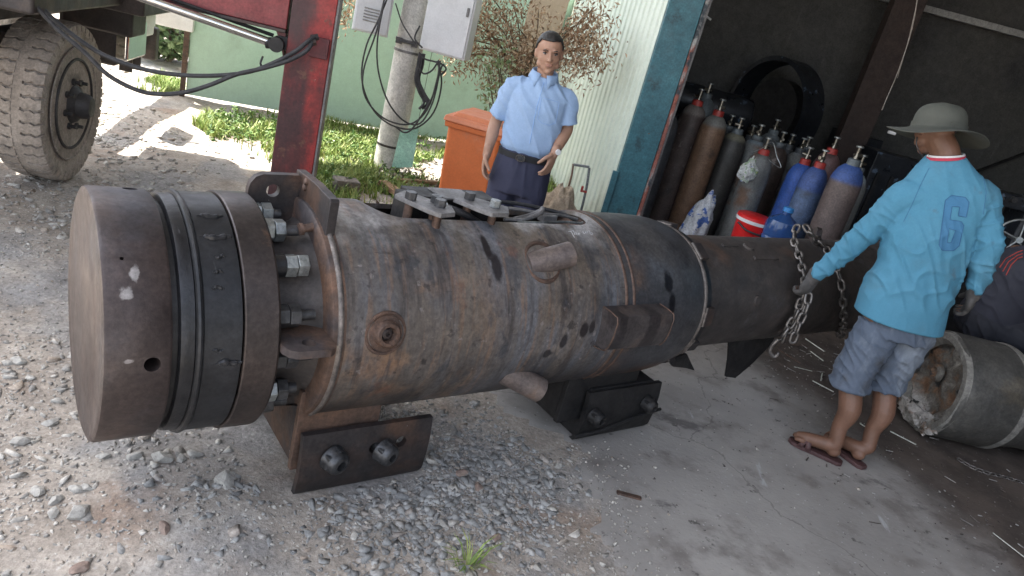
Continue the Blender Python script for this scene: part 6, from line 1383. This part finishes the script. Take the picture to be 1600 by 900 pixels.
SM_ = [mat('pale grey stone', [(.25, (.32, .305, .28)), (.7, (.45, .43, .39))], scale=14, rough=(.8, .95), bump=.5, bscale=40), mat('blue grey stone', [(.25, (.19, .19, .19)), (.7, (.28, .28, .275))], scale=14, rough=(.8, .95), bump=.5, bscale=40), mat('reddish stone', [(.25, (.22, .15, .12)), (.7, (.32, .25, .21))], scale=14, rough=(.8, .95), bump=.5, bscale=40)]
for i, (px, py, s, lab) in enumerate(ST):
    s *= .8
    p = gr(px, py); b = bmesh.new(); bmesh.ops.create_icosphere(b, subdivisions=3, radius=1); rs = random.Random(i+50)
    pl_n = [Vector((rs.uniform(-1, 1), rs.uniform(-1, 1), rs.uniform(-.6, 1))).normalized() for _ in range(14)]; pd = [rs.uniform(.62, .88) for _ in pl_n]
    for v in b.verts:
        for n_, dd0 in zip(pl_n, pd):
            e = v.co.dot(n_)-dd0
            if e > 0: v.co -= n_*e
        v.co += v.co.normalized()*.03*mnoise.noise(v.co*5+Vector((i, 0, 0))); v.co = Vector((v.co.x*s*1.15, v.co.y*s*rs.uniform(.75, .76), v.co.z*s*.55))
    me = bpy.data.meshes.new('stone'); b.to_mesh(me); b.free()
    mi = 2 if 'reddish' in lab or 'brown' in lab else 1 if 'blue' in lab or 'dark' in lab else 0
    o = link('stone', me, SM_[mi], ang=22); o.location = (p.x, p.y, float(ground_z(np.array([p.x]), np.array([p.y]))[0])+s*.18); o.rotation_euler = (rs.uniform(-.2, .2), rs.uniform(-.2, .2), rs.uniform(0, 6)); tag(o, lab, 'stone', 'larger stones in the yard')
# grass
def blades(name, P, H, m, lab, wd=.0035, lean=.5, kind='stuff'):
    n = len(P); z = ground_z(P[:, 0], P[:, 1]); a = rng.uniform(0, 2*np.pi, n); ln = rng.uniform(.15, 1, n)*lean*H; ww = wd*rng.uniform(.6, 1.5, n)
    dx, dy = np.cos(a), np.sin(a); V = []
    for t, wf in ((0, 1), (.5, .8), (1, 0.08)):
        cx = P[:, 0]+dx*ln*t**2; cy = P[:, 1]+dy*ln*t**2; cz = z+H*t*(1-.25*t*lean)
        for sg in (-1, 1): V.append(np.stack([cx-dy*ww*wf*sg, cy+dx*ww*wf*sg, cz], 1))
    V = np.stack(V, 1).reshape(-1, 3); b = np.arange(n)*6
    F = np.concatenate([np.stack([b, b+1, b+3, b+2], 1), np.stack([b+2, b+3, b+5, b+4], 1)])
    me = np_mesh(name, V, F); return tag(link(name, me, m, flat=True), lab, 'grass', kind=kind)
gmat = mat('fresh green grass', [(.1, (.11, .18, .035)), (.5, (.20, .29, .06)), (.9, (.36, .38, .13))], scale=3, island=.75, rough=(.5, .7), bump=0)
def px_poly_sample(poly, n):
    out = []
    x0, x1 = min(p[0] for p in poly), max(p[0] for p in poly); y0, y1 = min(p[1] for p in poly), max(p[1] for p in poly)
    W = [gr(*p) for p in poly]; Wp = [(w_.x, w_.y) for w_ in W]
    xs = [p[0] for p in Wp]; ys = [p[1] for p in Wp]; P = sample(n*4, min(xs), max(xs), min(ys), max(ys)); P = P[seg_dist(P, Wp) < 0]; return P[:n]
Pg = np.concatenate([px_poly_sample([(325, 172), (420, 178), (560, 200), (720, 222), (720, 240), (600, 262), (560, 300), (700, 300), (700, 330), (540, 330), (500, 300), (430, 262), (330, 215), (300, 195)], 30000),
                     px_poly_sample([(488, 250), (560, 240), (580, 275), (700, 275), (780, 260), (900, 280), (900, 330), (600, 340), (500, 310)], 9000),
                     px_poly_sample([(190, 130), (288, 110), (288, 150), (240, 148)], 2500)])
Pg = Pg[rng.uniform(0, 1, len(Pg)) < np.clip((vnoise(Pg[:, 0], Pg[:, 1], 2.2, 41)*.6+vnoise(Pg[:, 0], Pg[:, 1], 7, 42)*.4-.42)/.14, 0.02, 1)]
blades('grass', Pg, rng.uniform(.03, .13, len(Pg)), gmat, 'patchy bright green grass along the green fence and around the pole', wd=.005, lean=.8)
# broad weeds in the grass
def leaf_cloud(pts, size, n_, m, name, parent=None, origin=Vector((0, 0, 0)), drop=.0, asp=.45):
    V = []; F = []
    for c in pts:
        for _ in range(n_):
            p = Vector(c); d = Vector((random.gauss(0, 1), random.gauss(0, 1), random.gauss(0, .7)-drop)).normalized(); s = size*random.uniform(.55, 1.3)
            u = frame_of(d)[0]; an = random.uniform(0, 6.3); u = u*math.cos(an)+d.cross(u)*math.sin(an); b = len(V); q = p-origin; bend = d.cross(u)*s*.18
            V += [q, q+d*s*.5+u*s*asp*.5+bend, q+d*s+bend*.3, q+d*s*.5-u*s*asp*.5+bend]; F.append((b, b+1, b+2, b+3))
    return MB().add(V, F).build(name, m, parent, flat=True)
wm = mat('weed leaf green', [(.1, (.05, .12, .025)), (.5, (.10, .19, .04)), (.9, (.22, .30, .09))], scale=3, island=.8, rough=(.45, .65), bump=0)
WD = [gr(random.uniform(330, 440), random.uniform(182, 225)) for _ in range(60)]+[gr(random.uniform(500, 700), random.uniform(212, 300)) for _ in range(80)]
pts = [w_+Vector((random.uniform(-.05, .05), random.uniform(-.05, .05), random.uniform(.0, .10))) for w_ in WD if -1 < w_.x+9 for _ in range(3)]
o = leaf_cloud(pts, .045, 5, wm, 'weeds'); tag(o, 'low broad leaved weeds growing in the grass strip', 'weeds', kind='stuff')
# grass tuft at the bottom of the picture
tp_ = gr(730, 888); tuft = MB(); 
for i in range(42):
    a = random.uniform(0, 6.28); r0 = random.uniform(0, .035); L = random.uniform(.035, .11); b0 = Vector((r0*math.cos(a), r0*math.sin(a), 0)); dv = Vector((math.cos(a+random.uniform(-.6, .6)), math.sin(a+random.uniform(-.6, .6)), 0)); sv = dv.cross(Vector((0, 0, 1)))*.0022
    ps = [b0, b0+dv*L*.3+Vector((0, 0, L*.5)), b0+dv*L*.8+Vector((0, 0, L*.6))]; k = len(tuft.v); tuft.v += [tuple(ps[0]-sv), tuple(ps[0]+sv), tuple(ps[1]-sv), tuple(ps[1]+sv), tuple(ps[2])]; tuft.f += [(k, k+1, k+3, k+2), (k+2, k+3, k+4)]
o = tuft.build('grass_tuft', gmat, flat=True); o.location = (tp_.x, tp_.y, float(ground_z(np.array([tp_.x]), np.array([tp_.y]))[0])-.002); tag(o, 'single green grass tuft growing from the gravel at the bottom', 'grass tuft')
# withered tree
brn = mat('withered brown leaf', [(.1, (.20, .11, .06)), (.5, (.38, .25, .15)), (.9, (.55, .44, .31))], scale=3, island=.9, rough=(.7, .9), bump=0)
bark = mat('grey brown bark', [(.3, (.10, .07, .05)), (.7, (.2, .15, .11))], scale=20, rough=(.8, .95), bump=.5)
tb0 = Vector((-.42, 7.25, 0)); wt = empty('withered_tree', tb0, 0, 'withered small tree with hanging dry brown leaves behind the man', 'tree')
CL = [(735, 40, 7.0), (760, 60, 7.0), (790, 75, 6.9), (810, 50, 7.0), (745, 20, 7.1), (715, 15, 7.1), (770, 95, 6.9), (800, 105, 6.8), (830, 60, 7.0), (700, 5, 7.1), (725, 65, 7.0), (820, 90, 6.9), (785, 40, 7.0), (755, -15, 7.1), (800, 10, 7.1), (840, 20, 7.1), (780, 125, 6.8), (690, -5, 7.2),
      (905, 62, 6.6), (915, 78, 6.6), (925, 60, 6.6), (900, 85, 6.6), (928, 85, 6.5), (910, 40, 6.7), (890, 70, 6.7), (918, 30, 6.7), (930, 15, 6.7), (895, 100, 6.6), (540, 12, 7.0), (545, 0, 7.0), (705, 30, 7.1), (720, 90, 6.9), (745, 80, 6.9), (775, 20, 7.0), (830, 100, 6.9)]
cls = [at(*c)-tb0 for c in CL]
fork = Vector((.02, -.05, 1.05)); tk_ = MB().tube([Vector((0, 0, -.05)), Vector((.03, -.02, .5)), fork], [.035, .03, .024], n=10, sub=4); tk_.build('trunk', bark, wt)
tw = MB(); lp = []
for c in cls:
    if c.x < -.8: continue
    mid = fork.lerp(c, .5)+Vector((random.uniform(-.05, .05), random.uniform(-.05, .05), .10)); tw.tube([fork-Vector((0, 0, .1)), mid, c+Vector((0, 0, .03))], [.012, .007, .002], n=6, sub=4)
for c in cls:
    for _ in range(150): lp.append(c+Vector((random.gauss(0, .10), random.gauss(0, .12), random.gauss(-.02, .10))))
tw.build('twigs', bark, wt); leaf_cloud(lp, .052, 1, brn, 'crown', wt, drop=1.1, asp=.32)
# pale leafed shrub under it
lg = mat('pale yellow green shrub leaf', [(.1, (.16, .24, .10)), (.5, (.32, .40, .2)), (.9, (.6, .62, .48))], scale=3, island=.9, rough=(.45, .6), bump=0)  # leaves mix green and whitish tones of their own
sb0 = at(790, 250, 6.6); sb0.z = 0; shb = empty('leafy_shrub', sb0, 0, 'thin shrub with pale yellow green leaves left of the man\'s shoulder', 'shrub')
SP = [(768, 165), (775, 150), (765, 130), (785, 120), (770, 110), (778, 95), (790, 140), (762, 150), (795, 110), (780, 75), (768, 180), (760, 105), (800, 90)]
sq = [at(x, y, 6.6)-sb0 for x, y in SP]; st = MB()
for c in sq: st.tube([Vector((0, 0, -.02)), Vector((c.x*.4, c.y*.4, c.z*.55)), c], [.008, .006, .002], n=6, sub=4)
st.build('stems', bark, shb); leaf_cloud([c+Vector((random.gauss(0, .05), random.gauss(0, .05), random.gauss(0, .05))) for c in sq for _ in range(17)], .055, 1, lg, 'foliage', shb, asp=.6)
# hedge and bright yard far beyond the fence end
hd = mat('far hedge leaf', [(.1, (.05, .09, .035)), (.5, (.10, .15, .06)), (.9, (.2, .25, .12))], scale=3, island=.8, rough=(.5, .7), bump=0)
for k, (px, py, Y, lab) in enumerate([(262, 72, 9.8, 'round green bush beyond the end of the green fence'), (236, 62, 11.5, 'farther dull green bush behind the truck mirror')]):
    c = gr(px, py+22) if k == 0 else at(px, py+20, Y); c = Vector((c.x, c.y, 0)); h0 = empty('bush', c, 0, lab, 'bush', 'bushes beyond the fence')
    pp = []
    for _ in range(1500):
        v = Vector((random.gauss(0, 1), random.gauss(0, 1), random.gauss(0, 1))).normalized()*random.uniform(.45, 1)**.5; v *= 1+.3*mnoise.noise(v*2.5+Vector((k*5, 0, 0))); pp.append(Vector((v.x*.55, v.y*.5, .42+v.z*.40)))
    leaf_cloud(pp, .10, 2, hd, 'foliage', h0, asp=.55)
    for j in range(5): MB().tube([Vector((0, 0, -.05)), Vector((random.uniform(-.2, .2), random.uniform(-.2, .2), .3)), Vector((random.uniform(-.4, .4), random.uniform(-.3, .3), .6))], [.02, .014, .005], n=6, sub=3).build('stem', bark, h0)
tag(MB().tube([gr(279, 92), gr(279, 92)+Vector((.02, 0, .25)), gr(279, 92)+Vector((-.05, 0, .48)), gr(279, 92)+Vector((-.25, .0, .60))], .022, n=10, sub=5).build('bent_pipe', whp), 'bent white pipe standing before the bush at the fence end', 'pipe')
# far low wall so that the yard does not run to an empty horizon
fw = empty('yard_wall', (-9, 17, 0), .15, 'pale low wall across the far side of the sunny yard', 'wall'); MB().box((0, 0, .9), (22, .2, 1.9)).build('wall', M['rooftin'], fw); MB().box((0, 0, 1.87), (22.2, .3, .08)).build('coping', M['greyplate'], fw)
# rubble, boards and litter
def board(name, pa, pb, z, wd, th, m, lab, cat):
    a = gr(*pa); b = gr(*pb); a.z = b.z = z; d = b-a; L = d.length; rz = math.atan2(d.y, d.x)
    o = MB().box((0, 0, 0), (L, wd, th)).build(name, m, bevel=.002); o.location = (a+b)/2+Vector((0, 0, th/2)); o.rotation_euler = (0, 0, rz); return tag(o, lab, cat)
board('timber_board', (596, 292), (640, 322), .02, .09, .04, M['wood'], 'brown timber board lying behind the cylinder opening', 'board')
board('timber_board', (622, 286), (690, 290), .01, .05, .03, M['wood'], 'short weathered timber in the grass left of the orange bin', 'board')
bk0 = MB(); bk0.box((0, 0, .045), (.20, .11, .09)); o = bk0.build('brick', M['brick'], bevel=.008, bseg=3); p = gr(538, 296); o.location = (p.x, p.y, .0); o.rotation_euler = (.1, .05, .7); tag(o, 'dark grey brick lying in the grass beside the steel lug', 'brick')
lit = mat('dry leaf litter', [(.1, (.06, .045, .035)), (.5, (.16, .12, .09)), (.9, (.3, .27, .24))], scale=3, island=.9, rough=(.8, .95), bump=0)
lp = [gr(random.gauss(600, 40), random.gauss(262, 9)) for _ in range(260)]+[gr(random.gauss(660, 30), random.gauss(285, 9)) for _ in range(140)]+[gr(random.gauss(760, 60), random.gauss(305, 14)) for _ in range(160)]
o = leaf_cloud([q+Vector((0, 0, .012)) for q in lp], .05, 1, lit, 'leaf_litter'); tag(o, 'brown litter and leaves around the foot of the pole', 'leaf litter', kind='stuff')
rod_m = mat('spent welding rod', [(.3, (.42, .45, .38)), (.7, (.6, .62, .55))], rough=(.5, .7), bump=.05)
for k, (a, b) in enumerate([((1258, 531), (1287, 551)), ((1266, 551), (1285, 567)), ((1269, 597), (1300, 617)), ((1216, 548), (1250, 570)), ((1284, 585), (1281, 598)), ((1343, 664), (1356, 676)), ((1390, 676), (1430, 697)), ((1550, 835), (1599, 876)), ((1236, 540), (1262, 546)), ((1240, 575), (1268, 582))]):
    q0, q1 = gr(*a), gr(*b); q0.z = .009; q1.z = .010+.006*(k % 3)
    LB = ['upper of the two pale welding rods right of the hook', 'lower of the two pale welding rods right of the hook', 'longest pale welding rod, left of the worker\'s shin', 'thin pale rod lying just under the chain hook', 'short rod standing off the longest one', 'short pale rod seen between the worker\'s legs', 'pale rod between the sandals and the burnt pipe', 'lone rod at the lower right corner', 'dark thin rod under the slim pipe right of the hook', 'faint rod left of the longest welding rod']
    tag(MB().cyl(q0, q1, .0035 if k < 7 else .0022, n=8).build('welding_rod', rod_m if k not in (8, 3) else M['brownweld']), LB[k], 'welding rod', 'spent welding rods on the floor')
flk = mat('floor scrap', [(.1, (.05, .04, .035)), (.5, (.12, .10, .09)), (.9, (.35, .34, .32))], scale=3, island=.95, rough=(.6, .9), bump=0)
mb = MB()
for _ in range(420):
    q = gr(*(lambda u, v: (1130+470*u, 545+345*u+v))(random.random(), random.gauss(-30, 70))) if random.random() < .65 else gr(random.gauss(1270, 50), random.gauss(565, 25)); a = random.uniform(0, 6.28); L = random.uniform(.004, .014) if random.random() < .8 else random.uniform(.02, .06); mb.box((q.x, q.y, .010), (L, random.uniform(.002, .006), .003), Matrix.Rotation(a, 3, 'Z'))
o = mb.build('floor_scraps', flk, flat=True); tag(o, 'tiny metal scraps and chips scattered on the dark floor', 'scraps', kind='stuff')
tag(MB().box((0, 0, .006), (.10, .022, .010)).build('wood_chip', M['brownweld'], bevel=.002), 'small brown chip lying on the bare concrete', 'chip').location = gr(982, 776)
